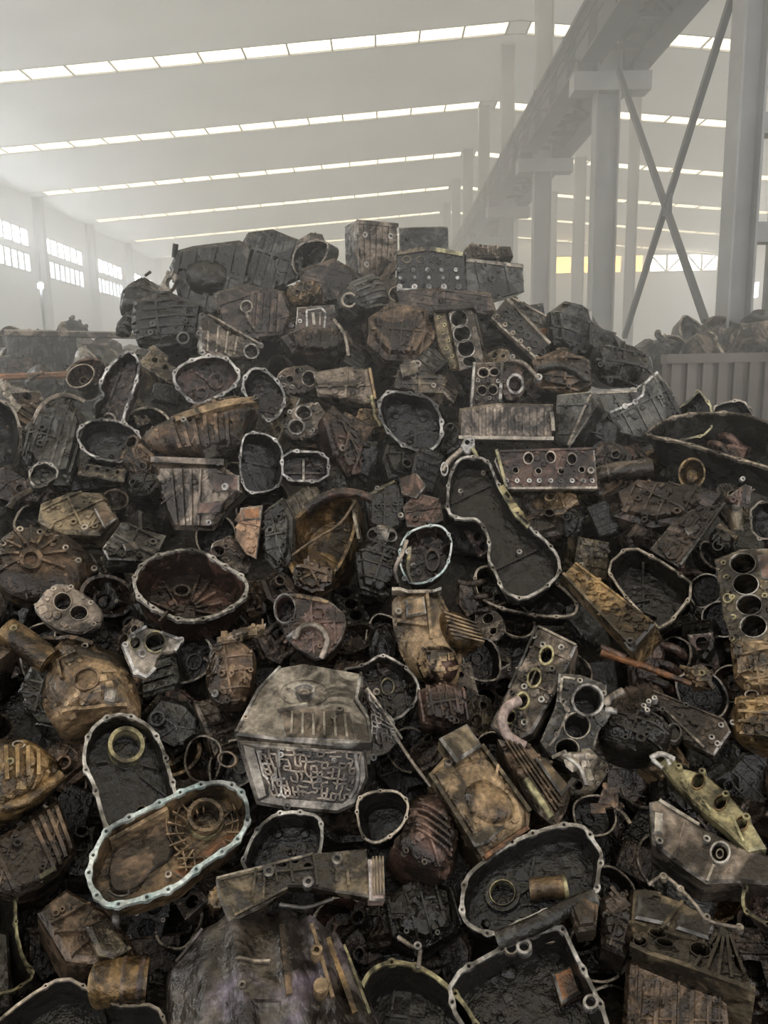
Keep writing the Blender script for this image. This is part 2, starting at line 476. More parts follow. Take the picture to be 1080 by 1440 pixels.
    def dome(s, out, h=.06, depth=.12, mat='brown', noise=.02, nk=12, p=3.4, short=None, name='case', keep=True, smooth=False, n=44):
        """bulging casting: faceted by default, smooth where asked"""
        if smooth:
            prof = [(.86, -depth), (.97, -depth * .5), (1, 0)]
            for q in (.92, .8, .66, .5, .34, .17): prof.append((q, h * (1 - q ** p)))
            return s.loft(out, prof, mat, noise * .5, nk, 2, n, name, 40, short, keep)
        return s.loft(out, [(.84, -depth), (1, -.01), (.95, h * .42), (.78, h * .62), (.70, h * .95), (.36, h)], mat, noise * .6, nk, 0, 0, name, 18, short, keep)

    def ring(s, e, k=1.3, h=.012, mat='mach', z=None, name='bearing_ring'):
        """raised annulus round the ellipse e=(px,py,r[,ry[,a]])"""
        z0 = z
        if z is None:
            z0 = 0.0
            for _ in range(2): z0 = sorted(s.z(*q) for q in s.ell(e, z0, 9, k * 1.04))[5]
        I = s.ell(e, z0, 20); O = s.ell(e, z0, 20, k)
        m = MB()
        ob = m.loop(O, z0 - .01); ot = m.loop(inset(O, .0015), z0 + h); it = m.loop(I, z0 + h); ib = m.loop(scale2(I, .97), z0 - .004)
        m.bridge(ob, ot); m.bridge(ot, it); m.bridge(it, ib)
        return s.part(name, m, mat, 35)
    def boss(s, px, py, r=4, h=.012, mat='mach', name='bolt_boss', z=None, hole=True):
        c = s.P(px, py); z0 = s.z(*c) if z is None else z
        c = s.P(px, py, z0); rr = r * s.s
        m = MB(); O = circle2(c, rr, 12)
        ob = m.loop(scale2(O, 1.12), z0 - .012); ot = m.loop(O, z0 + h); m.bridge(ob, ot)
        if hole:
            I = circle2(c, rr * .48, 12); it = m.loop(I, z0 + h); ib = m.loop(I, z0 + h - .012)
            m.bridge(ot, it); m.bridge(it, ib); m.fill([ib])
        else: m.fill([ot])
        return s.part(name, m, mat, 35)
    def rib(s, a, b, w=4, h=.01, mat=None, name='rib', z=None, n=7, endh=None):
        """bar that follows the surface below it"""
        A, B = s.P(*a), s.P(*b)
        ww = w * s.s / 2; d = Vector((B[0] - A[0], B[1] - A[1])); L = d.length
        if L < 1e-5: return
        d /= L; x = Vector((-d.y, d.x)); m = MB(); rows = []
        for k in range(n):
            t = k / (n - 1); u = A[0] + d.x * L * t; v = A[1] + d.y * L * t
            z0 = s.z(u, v) if z is None else z
            hh = h if endh is None else h + (endh - h) * t
            i = len(m.v)
            m.v += [(u - x.x * ww * 1.25, v - x.y * ww * 1.25, z0 - .015), (u - x.x * ww * .8, v - x.y * ww * .8, z0 + hh), (u + x.x * ww * .8, v + x.y * ww * .8, z0 + hh), (u + x.x * ww * 1.25, v + x.y * ww * 1.25, z0 - .015)]
            rows.append((i, i + 1, i + 2, i + 3))
        for p, q in zip(rows, rows[1:]):
            for j in range(3): m.f.append((p[j], p[j + 1], q[j + 1], q[j]))
        m.f.append(rows[0][::-1]); m.f.append(rows[-1])
        m.f = [f[::-1] for f in m.f]
        if name == 'rib' and s.bmat and not (mat or '').startswith('mach'): mat = s.bmat
        return s.part(name, m, mat or 'alu', 30)
    def tube(s, pts, r=5, mat='alu', name='pipe', n=12, r1=None):
        """pts = (px, py, height)"""
        q = [(*s.P(p[0], p[1], p[2]), p[2]) for p in pts]
        if len(q) > 2:
            Q = []
            for i in range(len(q) - 1):
                p0, p1, p2, p3 = (Vector(q[max(0, min(len(q) - 1, j))]) for j in (i - 1, i, i + 1, i + 2))
                for t in (0, .25, .5, .75):
                    Q.append(.5 * ((2 * p1) + (p2 - p0) * t + (2 * p0 - 5 * p1 + 4 * p2 - p3) * t * t + (3 * p1 - p0 - 3 * p2 + p3) * t ** 3))
            Q.append(Vector(q[-1])); q = Q
        m = MB()
        rad = r * s.s if r1 is None else [(r + (r1 - r) * k / (len(q) - 1)) * s.s for k in range(len(q))]
        m.tube(q, rad, n)
        return s.part(name, m, mat, 40)
    def stub(s, c, r, h, mat='alu', hole=.7, z=None, name='pipe_stub'):
        """short open pipe standing on the surface"""
        p = s.P(*c); z0 = s.z(*p) if z is None else z
        p = s.P(c[0], c[1], z0); O = circle2(p, r * s.s, 20); m = MB()
        a = m.loop(scale2(O, 1.1), z0 - .03); b = m.loop(O, z0 + h); c2 = m.loop(scale2(O, hole), z0 + h); d = m.loop(scale2(O, hole * .95), z0 - .02)
        m.bridge(a, b); m.bridge(b, c2); m.bridge(c2, d); m.fill([d])
        return s.part(name, m, mat, 35)
    def fan(s, c, r0, r1, a0, a1, n, w=3, h=.01, mat='alu', z=None):
        for k in range(n):
            a = R(a0 + (a1 - a0) * k / max(1, n - 1))
            s.rib((c[0] + r0 * math.cos(a), c[1] - r0 * math.sin(a)), (c[0] + r1 * math.cos(a), c[1] - r1 * math.sin(a)), w, h, mat, z=z)
    def stripes(s, a0, a1, b0, b1, n, w=4, h=.012, mat='alu', z=None):
        """n ribs between edge a0-a1 and edge b0-b1"""
        for k in range(n):
            t = (k + .5) / n
            s.rib((a0[0] + (a1[0] - a0[0]) * t, a0[1] + (a1[1] - a0[1]) * t), (b0[0] + (b1[0] - b0[0]) * t, b0[1] + (b1[1] - b0[1]) * t), w, h, mat, z=z)
    def greeble(s, n_rib=4, n_boss=4, mat='alu', bmat=None, w=3.5, h=.009, br=4):
        """cast-on ribs and bolt bosses spread over the face"""
        o = s.out; r = s.rnd
        xs = [p[0] for p in o]; ys = [p[1] for p in o]
        def pt():
            for _ in range(60):
                p = (r.uniform(min(xs), max(xs)), r.uniform(min(ys), max(ys)))
                c = centroid(o); q = (c[0] + (p[0] - c[0]) * 1.22, c[1] + (p[1] - c[1]) * 1.22)
                if inside(o, *q): return p
            return centroid(o)
        a = R(r.choice((0, 90)) + r.uniform(-28, 28)); cc = centroid(o)
        def clip(p, d):
            e = []
            for sg in (-1, 1):
                l = 0.0; st = max(max(xs) - min(xs), max(ys) - min(ys)) / 60
                while l < st * 60 and inside(o, p[0] + d[0] * sg * (l + st * 3), p[1] + d[1] * sg * (l + st * 3)): l += st
                e.append((p[0] + d[0] * sg * l, p[1] + d[1] * sg * l))
            return e
        d = (math.cos(a), math.sin(a)); q = (-d[1], d[0])
        ext = [(p[0] - cc[0]) * q[0] + (p[1] - cc[1]) * q[1] for p in o]; lo, hi = min(ext), max(ext)
        for k in range(n_rib):
            if k == n_rib - 1 and n_rib > 3: p, dd = cc, q
            else:
                f = lo + (hi - lo) * (k + .5 + r.uniform(-.12, .12)) / max(1, n_rib - 1); p, dd = (cc[0] + q[0] * f, cc[1] + q[1] * f), d
            if not inside(o, *p): continue
            e = clip(p, dd)
            if math.dist(*e) > 8 * (1 if not s.local else .003): s.rib(e[0], e[1], w * r.uniform(.8, 1.3), h * r.uniform(.8, 1.4), mat)
        for k in range(n_boss):
            p = pt(); s.boss(p[0], p[1], br * r.uniform(.8, 1.4), r.uniform(.006, .018), bmat or mat)
        return s
    def channels(s, quad, nx, ny, h=.008, w=2.2, mat='machg', z=None, drop=.38, name='valve_channels'):
        """maze of thin cast walls inside a four-cornered field"""
        m = MB(); r = s.rnd
        def q(i, j):
            a, b, c, d = quad; t, u = i / nx, j / ny
            return ((a[0] * (1 - t) + b[0] * t) * (1 - u) + (d[0] * (1 - t) + c[0] * t) * u, (a[1] * (1 - t) + b[1] * t) * (1 - u) + (d[1] * (1 - t) + c[1] * t) * u)
        def seg(a, b):
            A, B = s.P(*a), s.P(*b); z0 = s.z(*A) if z is None else z
            z1 = s.z(*B) if z is None else z
            m.bar((A[0], A[1], z0 + h * .3), (B[0], B[1], z1 + h * .3), w * s.s, h * 1.6)
        J = [[(q(i + r.uniform(-.22, .22), j + r.uniform(-.22, .22))) for j in range(ny + 1)] for i in range(nx + 1)]
        for i in range(nx + 1):
            for j in range(ny + 1):
                if i < nx and (r.random() > drop): seg(J[i][j], J[i + 1][j])
                if j < ny and (r.random() > drop): seg(J[i][j], J[i][j + 1])
        o = s.part(name, m, mat, 0); o['kind'] = 'stuff'
        return o
    def clutter(s, n=26):
        """small cast-on pads, webs, bolt heads and sludge lumps over the face, too small to tell apart"""
        o = s.out; r = s.rnd
        if not o or s.bvh is None or s.neat: return
        xs = [p[0] for p in o]; ys = [p[1] for p in o]; m = MB(); got = 0; tries = 0; c = centroid(o)
        base = r.uniform(0, math.pi)
        while got < n and tries < n * 8:
            tries += 1
            p = (r.uniform(min(xs), max(xs)), r.uniform(min(ys), max(ys)))
            if not inside(o, c[0] + (p[0] - c[0]) * 1.12, c[1] + (p[1] - c[1]) * 1.12): continue
            u, v = s.P(*p)
            h = s.bvh.ray_cast(Vector((u, v, 3)), Vector((0, 0, -1)))
            if h[0] is None or h[1].z < .35: continue
            z0 = h[0].z
            if z0 < -.02: u, v = s.P(p[0], p[1], z0)
            if any(((p[0] - q[0]) / q[2]) ** 2 + ((p[1] - q[1]) / (q[3] if len(q) > 3 else q[2])) ** 2 < 2.2 for q in s.holes): continue
            nrm = h[1].normalized(); got += 1; k = r.random()
            a = base + (math.pi / 2 if r.random() < .4 else 0)
            x = Vector((math.cos(a), math.sin(a), 0)); x = (x - nrm * x.dot(nrm)).normalized(); y = nrm.cross(x); q = Vector((u, v, z0))
            if k < .2: m.box(q, x, y, nrm, (r.uniform(.010, .03), r.uniform(.0025, .005), r.uniform(.003, .007)))
            elif k < .45: m.box(q, x, y, nrm, (r.uniform(.006, .02), r.uniform(.006, .015), r.uniform(.002, .006)))
            elif k < .85:
                rr = r.uniform(.004, .009); hh = r.uniform(.003, .012)
                m.tube([q - nrm * .005, q + nrm * hh], rr, 7)
            else:
                rr = r.uniform(.008, .022); i = len(m.v)
                for zz_, sc_ in ((-.2, 1.1), (.35, .8), (.55, .3)):
                    for j in range(7):
                        b = 2 * math.pi * j / 7; w = rr * sc_ * r.uniform(.8, 1.2)
                        m.v.append(tuple(q + x * math.cos(b) * w + y * math.sin(b) * w + nrm * rr * zz_))
                for ring_ in (0, 7): m.bridge([i + ring_ + j for j in range(7)], [i + ring_ + 7 + j for j in range(7)])
                m.f.append(tuple(i + 14 + j for j in range(7)))
        if m.v:
            pt = s.part('cast_details', m, s.bmat or 'dark', 30); pt['kind'] = 'stuff'

# ================================================================== the hall
XL, XR, XRIDGE, YEND, YFRONT = -15.0, 22.6, 3.85, 53.5, -7.0
ZL, ZRIDGE, ZR = 9.35, 10.7, 8.9
def roof_z(x):
    return ZL + (ZRIDGE - ZL) * (x - XL) / (XRIDGE - XL) if x < XRIDGE else ZRIDGE + (ZR - ZRIDGE) * (x - XRIDGE) / (XR - XRIDGE)
def struct(name, mb, mat, parent=None, angle=0):
    o = link(name, mb.mesh(name, mat, angle), parent)
    if parent is None: o['kind'] = 'structure'
    return o
m = MB(); m.box(((XL + XR) / 2, (YFRONT + YEND) / 2, -.1), (1,0,0), (0,1,0), (0,0,1), ((XR - XL) / 2 + .3, (YEND - YFRONT) / 2 + .3, .1))
struct('floor', m, 'concrete')

# roof liner in bays between the skylight strips
STRIPS = [22.6 + 6.05 * k for k in range(-4, 6)]
SW = .40
ceil = link('ceiling', None); ceil['kind'] = 'structure'
edges = [YFRONT] + [e for y in STRIPS for e in (y - SW, y + SW)] + [YEND]
def roof_slab(x0, x1, y0, y1, name, mat, parent, th=.08, lift=0, sag=0):
    m = MB(); nx = 24 if sag else 1; rows = []
    for dz in (0, th):
        for j, y in enumerate((y0, (y0 + y1) / 2, y1)):
            row = []
            for i in range(nx + 1):
                x = x0 + (x1 - x0) * i / nx
                row.append(len(m.v))
                z = roof_z(x) + lift + dz - (sag * (.5 + mn.noise(Vector((x * .35, y * .5, 3)))) * (1 if j == 1 else .15) if dz == 0 else 0)
                m.v.append((x, y, z))
            rows.append(row)
    for a, b, fl in ((0, 1, 1), (1, 2, 1), (3, 4, 0), (4, 5, 0)):
        for i in range(nx):
            q = (rows[a][i], rows[a][i + 1], rows[b][i + 1], rows[b][i])
            m.f.append(q[::-1] if fl else q)
    for i in range(nx):
        m.f.append((rows[0][i], rows[0][i + 1], rows[3][i + 1], rows[3][i])); m.f.append((rows[2][i + 1], rows[2][i], rows[5][i], rows[5][i + 1]))
    for q in (0, nx):
        m.f.append((rows[0][q], rows[2][q], rows[5][q], rows[3][q]))
    return link(name, m.mesh(name, mat, 60 if sag else 0), parent)
for a, b in zip(edges[0::2], edges[1::2]):
    roof_slab(XL, XRIDGE, a, b, 'ceiling_panel', 'liner', ceil, sag=.16)
    roof_slab(XRIDGE, XR, a, b, 'ceiling_panel', 'liner', ceil, sag=.16)
# skylight strips, pane by pane
n_win = 0
for y in STRIPS:
    n_win += 1
    w = link('window_%d' % n_win, None); w['kind'] = 'structure'
    near = y < 17
    step = 6.1 if near else 1.16
    for x0, x1 in ((XL + .8, XRIDGE - .28), (XRIDGE + .28, XR - .5)):
        n = max(1, round((x1 - x0) / step)); d = (x1 - x0) / n
        for i in range(n):
            roof_slab(x0 + d * i + .02, x0 + d * (i + 1) - .02, y - SW, y + SW, 'pane', 'roofglow', w, .03, .03)
    mb = MB()
    for x0, x1 in ((XL + .8, XRIDGE - .28), (XRIDGE + .28, XR - .5)):
        n = max(1, round((x1 - x0) / step))
        for i in range(n + 1):
            x = x0 + (x1 - x0) * i / n; mb.bar((x, y - SW, roof_z(x) + .03), (x, y + SW, roof_z(x) + .03), .05, .08)
    for yy in (y - SW, y + SW):
        for x0, x1 in ((XL, XRIDGE), (XRIDGE, XR)):
            mb.bar((x0, yy, roof_z(x0) + .02), (x1, yy, roof_z(x1) + .02), .04, .08)
    o = struct('window_frame', mb, 'steel', w)
    mb = MB(); mb.box((XRIDGE, y, ZRIDGE + .02), (1,0,0), (0,1,0), (0,0,1), (.28, SW, .04)); struct('ridge_cap', mb, 'liner', w)
    for x0, x1 in ((XL, XL + .8), (XR - .5, XR)): roof_slab(x0, x1, y - SW, y + SW, 'end_panel', 'liner', w, .05, .0)
# walls
def wall_x(name, x, y0, y1, z0, z1, holes):
    """side wall with real window openings: (y0, y1, z0, z1)"""
    m = MB(); th = .12
    ys = sorted({y0, y1, *[h[0] for h in holes], *[h[1] for h in holes]}); zs = sorted({z0, z1, *[h[2] for h in holes], *[h[3] for h in holes]})
    for a, b in zip(ys, ys[1:]):
        for c, d in zip(zs, zs[1:]):
            if any(h[0] <= a and b <= h[1] and h[2] <= c and d <= h[3] for h in holes): continue
            m.box((x, (a + b) / 2, (c + d) / 2), (1,0,0), (0,1,0), (0,0,1), (th / 2, (b - a) / 2, (d - c) / 2))
    return struct(name, m, 'wallpaint')
bays = [(-1 + 6.05 * k, 4.35 + 6.05 * k) for k in range(0, 9)]
lh = [(a, b, 7.2, 7.95) for a, b in bays] + [(a, b, 6.15, 6.95) for a, b in bays]
wall_x('wall_left', XL - .06, YFRONT, YEND, 0, ZL + .1, lh)
wall_x('wall_right', XR + .06, YFRONT, YEND, 0, ZR + .1, [(a, b, 5.6, 6.6) for a, b in bays])
def glazing(x, a, b, z0, z1, n, mat):
    global n_win
    n_win += 1
    w = link('window_%d' % n_win, None); w['kind'] = 'structure'
    d = (b - a) / n; me = None
    for i in range(n):
        if me is None:
            m = MB(); m.box((0, 0, 0), (1,0,0), (0,1,0), (0,0,1), (.012, d / 2 - .07, (z1 - z0) / 2 - .04)); me = m.mesh('pane', mat, 0)
        o = link('pane', me, w); o.location = (x, a + d * (i + .5), (z0 + z1) / 2)
    m = MB()
    for i in range(n + 1): m.bar((x, a + d * i, z0), (x, a + d * i, z1), .1, .1, (1, 0, 0))
    for z in (z0, z1): m.bar((x, a, z), (x, b, z), .1, .1)
    struct('window_frame', m, 'steel', w)
for a, b in bays:
    glazing(XL - .06, a, b, 7.2, 7.95, 7, 'winglow'); glazing(XL - .06, a, b, 6.15, 6.95, 9, 'winglow2')
    glazing(XR + .06, a, b, 5.6, 6.6, 7, 'winglow')
# far gable wall with a band of glazing right of the crane row
zb0, zb1 = at_y(900, 383, YEND).z, at_y(900, 358, YEND).z
spans = [(757, 771, 'backglow'), (774, 804, 'amber'), (811, 830, 'amber'), (854, 874, 'amber'), (884, 905, 'amber'), (914, 962, 'backglow'), (965, 1009, 'backglow')]
m = MB(); xs = [XL] + [at_y(p, 370, YEND).x for q in spans for p in q[:2]] + [XR]
for i, (a, b) in enumerate(zip(xs, xs[1:])):
    for c, d in ((0, zb0), (zb0, zb1), (zb1, ZRIDGE + .2)):
        if i % 2 == 1 and c == zb0: continue
        m.box(((a + b) / 2, YEND + .06, (c + d) / 2), (1,0,0), (0,1,0), (0,0,1), ((b - a) / 2, .06, (d - c) / 2))
struct('wall_back', m, 'wallpaint')
for p0, p1, mat in spans:
    n_win += 1
    w = link('window_%d' % n_win, None); w['kind'] = 'structure'
    x0, x1 = at_y(p0, 370, YEND).x, at_y(p1, 370, YEND).x
    n = max(1, round((x1 - x0) / 1.1)); d = (x1 - x0) / n
    fm = MB()
    for i in range(n):
        m = MB(); m.box((0, 0, 0), (1,0,0), (0,1,0), (0,0,1), (d / 2 - .06, .012, (zb1 - zb0) / 2 - .06))
        o = link('pane', m.mesh('pane', mat, 0), w); o.location = (x0 + d * (i + .5), YEND + .06, (zb0 + zb1) / 2)
        fm.bar((x0 + d * i, YEND + .03, zb0), (x0 + d * i, YEND + .03, zb1), .08, .08, (0, 1, 0))
        if p0 > 910: fm.bar((x0 + d * i, YEND + .02, zb0 if i % 2 else zb1), (x0 + d * (i + 1), YEND + .02, zb1 if i % 2 else zb0), .07, .05, (0, 1, 0))
    for z in (zb0, zb1): fm.bar((x0, YEND + .03, z), (x1, YEND + .03, z), .08, .08)
    struct('window_frame', fm, 'steel', w)

# steel columns along the left wall
for k in range(2, 9):
    y = 4.85 + 6.05 * k
    m = MB()
    for dx in (-.16, .16): m.bar((XL + .3 + dx, y, 0), (XL + .3 + dx, y, ZL), .03, .34, (0, 1, 0))
    m.bar((XL + .3, y, 0), (XL + .3, y, ZL), .3, .03, (0, 1, 0))
    tag(link('steel_column', m.mesh('steel_column', 'steel', 0)), 'hazy grey steel column along the window wall at left', 'column', 'columns along the left wall')

# crane row: columns at x = 3.75, runway girders on corbels
XC = 3.75
def zz(px, py, x):
    """point of the picture ray at lateral position x"""
    d = ray(px, py); return CAM + d * (x / d.x)
GB = zz(850, 132, XC).z          # underside of the corbel
ROW = [zz(1034, 400, XC).y, zz(848, 300, XC).y]
STEP = ROW[1] - ROW[0]
while len(ROW) < 8: ROW.append(ROW[-1] + STEP)
GT = GB + .55
names = ['nearest laced steel column of the crane row, cut by the right picture edge', 'wide steel column carrying the crane girder, left foot of the cross bracing',
         'second crane column behind the bracing, just right of the heap top'] + ['hazy crane column far down the hall under the girder'] * 5
for k, y in enumerate(ROW):
    r = link('crane_column', None); r.location = (XC, y, 0)
    tag(r, names[k], 'column', 'far crane columns' if k > 2 else None)
    top = roof_z(XC) if k else roof_z(XC)
    lw = .24 if k == 0 else .36
    offs = (0, .5) if k == 0 else (0,)
    for dx in offs:
        m = MB()
        m.bar((dx - lw / 2, 0, 0), (dx - lw / 2, 0, top), .025, .3, (0, 1, 0)); m.bar((dx + lw / 2, 0, 0), (dx + lw / 2, 0, top), .025, .3, (0, 1, 0))
        m.bar((dx, 0, 0), (dx, 0, top), lw, .025, (0, 1, 0))
        struct('column_leg', m, 'steel', r)
    if k == 0:
        z = .9
        while z < top:
            m = MB(); m.bar((lw / 2, 0, z), (.5 - lw / 2, 0, z), .2, .2); struct('batten', m, 'steel', r); z += 1.05
    if k < 7:
        m = MB(); m.box((.05, 0, GB + .1), (1,0,0), (0,1,0), (0,0,1), (.62, .18, .14)); struct('corbel', m, 'steel', r)
        m = MB()
        for dx in (-.4, .5): m.box((dx, 0, GB + .3), (1,0,0), (0,1,0), (0,0,1), (.12, .15, .1))
        struct('bearing_pad', m, 'steeld', r)
def girder(x, label, w, h):
    r = link('crane_girder', None); r.location = (x, ROW[0] - 3, GB + .4)
    tag(r, label, 'girder')
    L = ROW[6] - ROW[0] + 3
    m = MB(); m.bar((0, 0, h / 2), (0, L, h / 2), .04, h); struct('web', m, 'steeld', r)
    m = MB(); m.bar((0, 0, 0), (0, L, 0), w, .04); struct('bottom_flange', m, 'steeld', r)
    m = MB(); m.bar((0, 0, h), (0, L, h), w * 1.15, .04); struct('top_flange', m, 'steeld', r)
    m = MB(); m.bar((0, 0, h + .1), (0, L, h + .1), .07, .14); struct('crane_rail', m, 'steeld', r)
    y = .6
    while y < L:
        m = MB(); m.box((0, y, h / 2), (1,0,0), (0,1,0), (0,0,1), (w * .42, .012, h / 2)); struct('stiffener', m, 'steeld', r); y += 1.4
    return r, L
g1, L = girder(XC - .3, 'dark crane runway girder with power rails, left one of the pair', .36, .75)
for k in range(3):
    m = MB(); m.bar((-.3 - .04 * k, 0, .12 + .13 * k), (-.3 - .04 * k, L, .12 + .13 * k), .025, .025); struct('power_rail', m, 'steeld', g1)
y = 1.0
while y < L:
    m = MB(); m.bar((-.05, y, .1), (-.42, y, .1), .03, .03); m.bar((-.38, y, .1), (-.4, y, .45), .03, .03); struct('rail_bracket', m, 'steeld', g1); y += 2.4
girder(XC + .55, 'dark crane runway girder, right one of the pair above the bracing', .36, .7)
tr = link('girder_bracing', None); tr.location = (XC, ROW[0] - 3, GB + .5)
tag(tr, 'horizontal lattice bracing between the two crane girders', 'bracing')
y = 0; k = 0
while y < L - 1:
    m = MB(); m.bar((-.42, y, 0), (.5, y, 0), .07, .07); struct('strut', m, 'steeld', tr)
    m = MB(); m.bar((-.42 if k % 2 else .5, y, 0), (.5 if k % 2 else -.42, y + 1.1, 0), .06, .06); struct('diagonal', m, 'steeld', tr); y += 1.1; k += 1
# cross bracing between the two nearest columns
br = link('cross_bracing', None); br.location = (XC, ROW[0], 0)
tag(br, 'X-shaped steel cross bracing between the two nearest crane columns', 'bracing')
def on_row(px, py): p = zz(px, py, XC); return (0, p.y - ROW[0], p.z)
for a, b in (((870, 100), (992, 452)), ((1030, -6), (878, 474))):
    m = MB(); m.bar(on_row(*a), on_row(*b), .07, .07, (1, 0, 0)); struct('brace_rod', m, 'steeld', br)
m = MB(); c = on_row(938, 288); m.box(c, (1,0,0), (0,1,0), (0,0,1), (.02, .13, .13)); struct('gusset_plate', m, 'steeld', br)
# slimmer posts of the next aisle
for px, dist, wd in ((885, 26.0, .26), (812, 33.0, .42), (775, 39.0, .4), (722, 46.0, .4)):
    p = at_y(px, 400, dist)
    m = MB()
    for dx in (-wd / 2, wd / 2): m.bar((dx, 0, 0), (dx, 0, roof_z(p.x) - .25), .03, .25, (0, 1, 0))
    m.bar((0, 0, 0), (0, 0, roof_z(p.x) - .25), wd, .03, (0, 1, 0))
    o = link('steel_post', m.mesh('steel_post', 'steel', 0)); o.location = (p.x, p.y, 0)
    tag(o, {885: 'slim hazy steel post seen through the cross bracing', 812: 'pale steel post just left of the wide crane column', 775: 'faint steel post between the amber window panes', 722: 'faintest steel post behind the crane girder end'}[px], 'column')

# ================================================================== the heap
# crest of the heap as seen along the picture's columns: the face stops there and falls away behind
CREST = [(-260, 640), (-120, 600), (0, 565), (60, 545), (120, 505), (165, 440), (235, 375), (300, 345), (345, 335), (470, 335), (560, 335), (640, 350), (735, 385), (775, 445), (850, 490), (915, 520), (1000, 575), (1080, 590), (1200, 620), (1340, 660)]
CW = [heap_pt(*c) for c in CREST]
def crest_y(x):
    for a, b in zip(CW, CW[1:]):
        if a.x <= x <= b.x: return a.y + (b.y - a.y) * (x - a.x) / max(1e-6, b.x - a.x)
    return 2.6
def heap_z(x, y):
    c = crest_y(x)
    if y <= c: return HS * (y - HY0)
    return HS * (c - HY0) - .75 * (y - c)
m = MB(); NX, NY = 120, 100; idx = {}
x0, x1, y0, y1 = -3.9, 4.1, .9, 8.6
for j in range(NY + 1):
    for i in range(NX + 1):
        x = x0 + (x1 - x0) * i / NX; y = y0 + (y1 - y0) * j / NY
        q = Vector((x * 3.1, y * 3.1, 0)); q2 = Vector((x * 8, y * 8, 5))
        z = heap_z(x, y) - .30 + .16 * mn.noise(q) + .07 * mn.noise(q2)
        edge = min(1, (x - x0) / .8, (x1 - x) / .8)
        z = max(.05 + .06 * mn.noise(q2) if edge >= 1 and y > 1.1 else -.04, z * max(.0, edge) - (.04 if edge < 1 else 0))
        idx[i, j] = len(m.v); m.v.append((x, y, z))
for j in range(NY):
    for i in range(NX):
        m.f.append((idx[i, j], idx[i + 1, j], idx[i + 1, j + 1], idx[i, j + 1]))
o = link('oily_debris', m.mesh('oily_debris', 'core', 25))  # core mound under the castings; shade of the gaps is in its colour
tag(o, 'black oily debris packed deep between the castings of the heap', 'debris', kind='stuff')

# ---------------------------------------------------------------- summit
t = Thing('gearbox_case', 'tall upright boxy gearbox case standing at the very top of the heap', 'gearbox case', (532, 360), 4, 30, .05)
t.block([(503, 309), (558, 314), (560, 345), (556, 400), (534, 408), (505, 384)], .2, mat='alu', taper=.9, short='tall boxy case at the top')
t.stripes((508, 318), (552, 320), (510, 375), (548, 395), 5, 3, .008, 'alu')
t.rib((503, 312), (559, 317), 6, .012, 'alu', 'edge_flange'); t.rib((506, 330), (508, 382), 5, .012, 'alu', 'edge_flange')
t.boss(512, 330, 4); t.boss(548, 332, 4); t.boss(514, 372, 4)

t = Thing('gearbox_case', 'dark wide gearbox case at the left end of the heap top', 'gearbox case', (292, 392), 12, -14, .0)
t.block([(236, 374), (248, 350), (270, 344), (335, 336), (352, 344), (354, 392), (340, 430), (296, 448), (252, 428)], .24, mat='slate', bev=.03, taper=.85, short='dark case at the left end of the top')
t.greeble(6, 5, 'slate', 'slate', 7, .014); t.dome([(256, 372), (300, 362), (326, 384), (310, 418), (266, 412)], .06, .03, 'slate', .04, 10, smooth=True, name='bulge', keep=False)
t.tube([(245, 362, .0), (247, 343, .02)], 4, 'slate', 'lug')

t = Thing('gearbox_case', 'dark angular gearbox case on the heap top, highest point of the left shoulder', 'gearbox case', (382, 366), 10, 10, .02)
t.block([(338, 345), (350, 326), (384, 321), (410, 332), (428, 338), (424, 392), (380, 412), (340, 398)], .22, mat='slate', taper=.85, bev=.02, short='dark angular case on the left shoulder')
t.greeble(8, 5, 'slate', 'slate', 5, .016)
t.ring((398, 372, 9), 1.35, .02, 'slate')

t = Thing('bell_housing', 'dark bell housing with a thin curved rim beside the tall summit case', 'bell housing', (438, 366), 8, -28, .06)
t.housing([(420, 342), (446, 336), (462, 340), (462, 356), (450, 374), (426, 390), (412, 382), (410, 360)], .16, 5, 8, mat='slate', rimmat='machg', short='bell housing beside the tall case')

t = Thing('cylinder_head', 'upright cylinder head with rows of bright studs on the heap top', 'cylinder head', (606, 380), 8, 0, .08)
t.block([(557, 352), (600, 346), (652, 354), (656, 412), (606, 414), (558, 406)], .13, mat='black', taper=.95, short='studded cylinder head on top')
for x in (561, 581, 601, 621, 641): t.boss(x, 380, 3, .025, 'mach', 'stud', hole=False)
for x in (563, 583, 603, 623, 643): t.boss(x, 391, 2.5, .02, 'mach', 'stud', hole=False)
for x in (562, 583, 603, 624, 645): t.boss(x, 404, 4, .03, 'mach', 'stud')
t.rib((558, 407), (655, 411), 5, .012, 'mach', 'gasket_edge'); t.rib((559, 356), (600, 350), 7, .02, 'olive', 'cam_rail'); t.rib((604, 350), (651, 358), 7, .02, 'machy', 'cam_rail')
for x in (572, 592, 612, 632): t.ring((x, 365, 5, 4), 1.4, .012, 'olive')

t = Thing('engine_block', 'plain dark engine block right of the studded cylinder head', 'engine block', (695, 383), 12, 16, .0)
t.block([(654, 362), (736, 371), (738, 410), (700, 420), (656, 414)], .2, mat='slate', short='plain dark block on the right shoulder')
t.greeble(3, 3, 'slate'); t.rib((655, 366), (736, 375), 5, .01, 'machg', 'deck_edge')
t = Thing('valve_cover', 'long ribbed valve cover lying on the right shoulder of the heap top', 'valve cover', (690, 356), 35, 10, .0)
t.block([(652, 352), (660, 342), (718, 346), (722, 360), (660, 364)], .1, mat='alu', short='ribbed cover on the right shoulder')
t.stripes((662, 345), (716, 349), (662, 361), (718, 358), 8, 3, .012, 'machg')
t = Thing('oil_pan', 'flat topped dark oil pan peeking out behind the studded head', 'oil pan', (598, 332), 5, 0, -.1)
t.block([(561, 320), (630, 318), (634, 384), (562, 384)], .3, mat='slate', short='pan behind the studded head'); t.greeble(2, 2, 'slate')

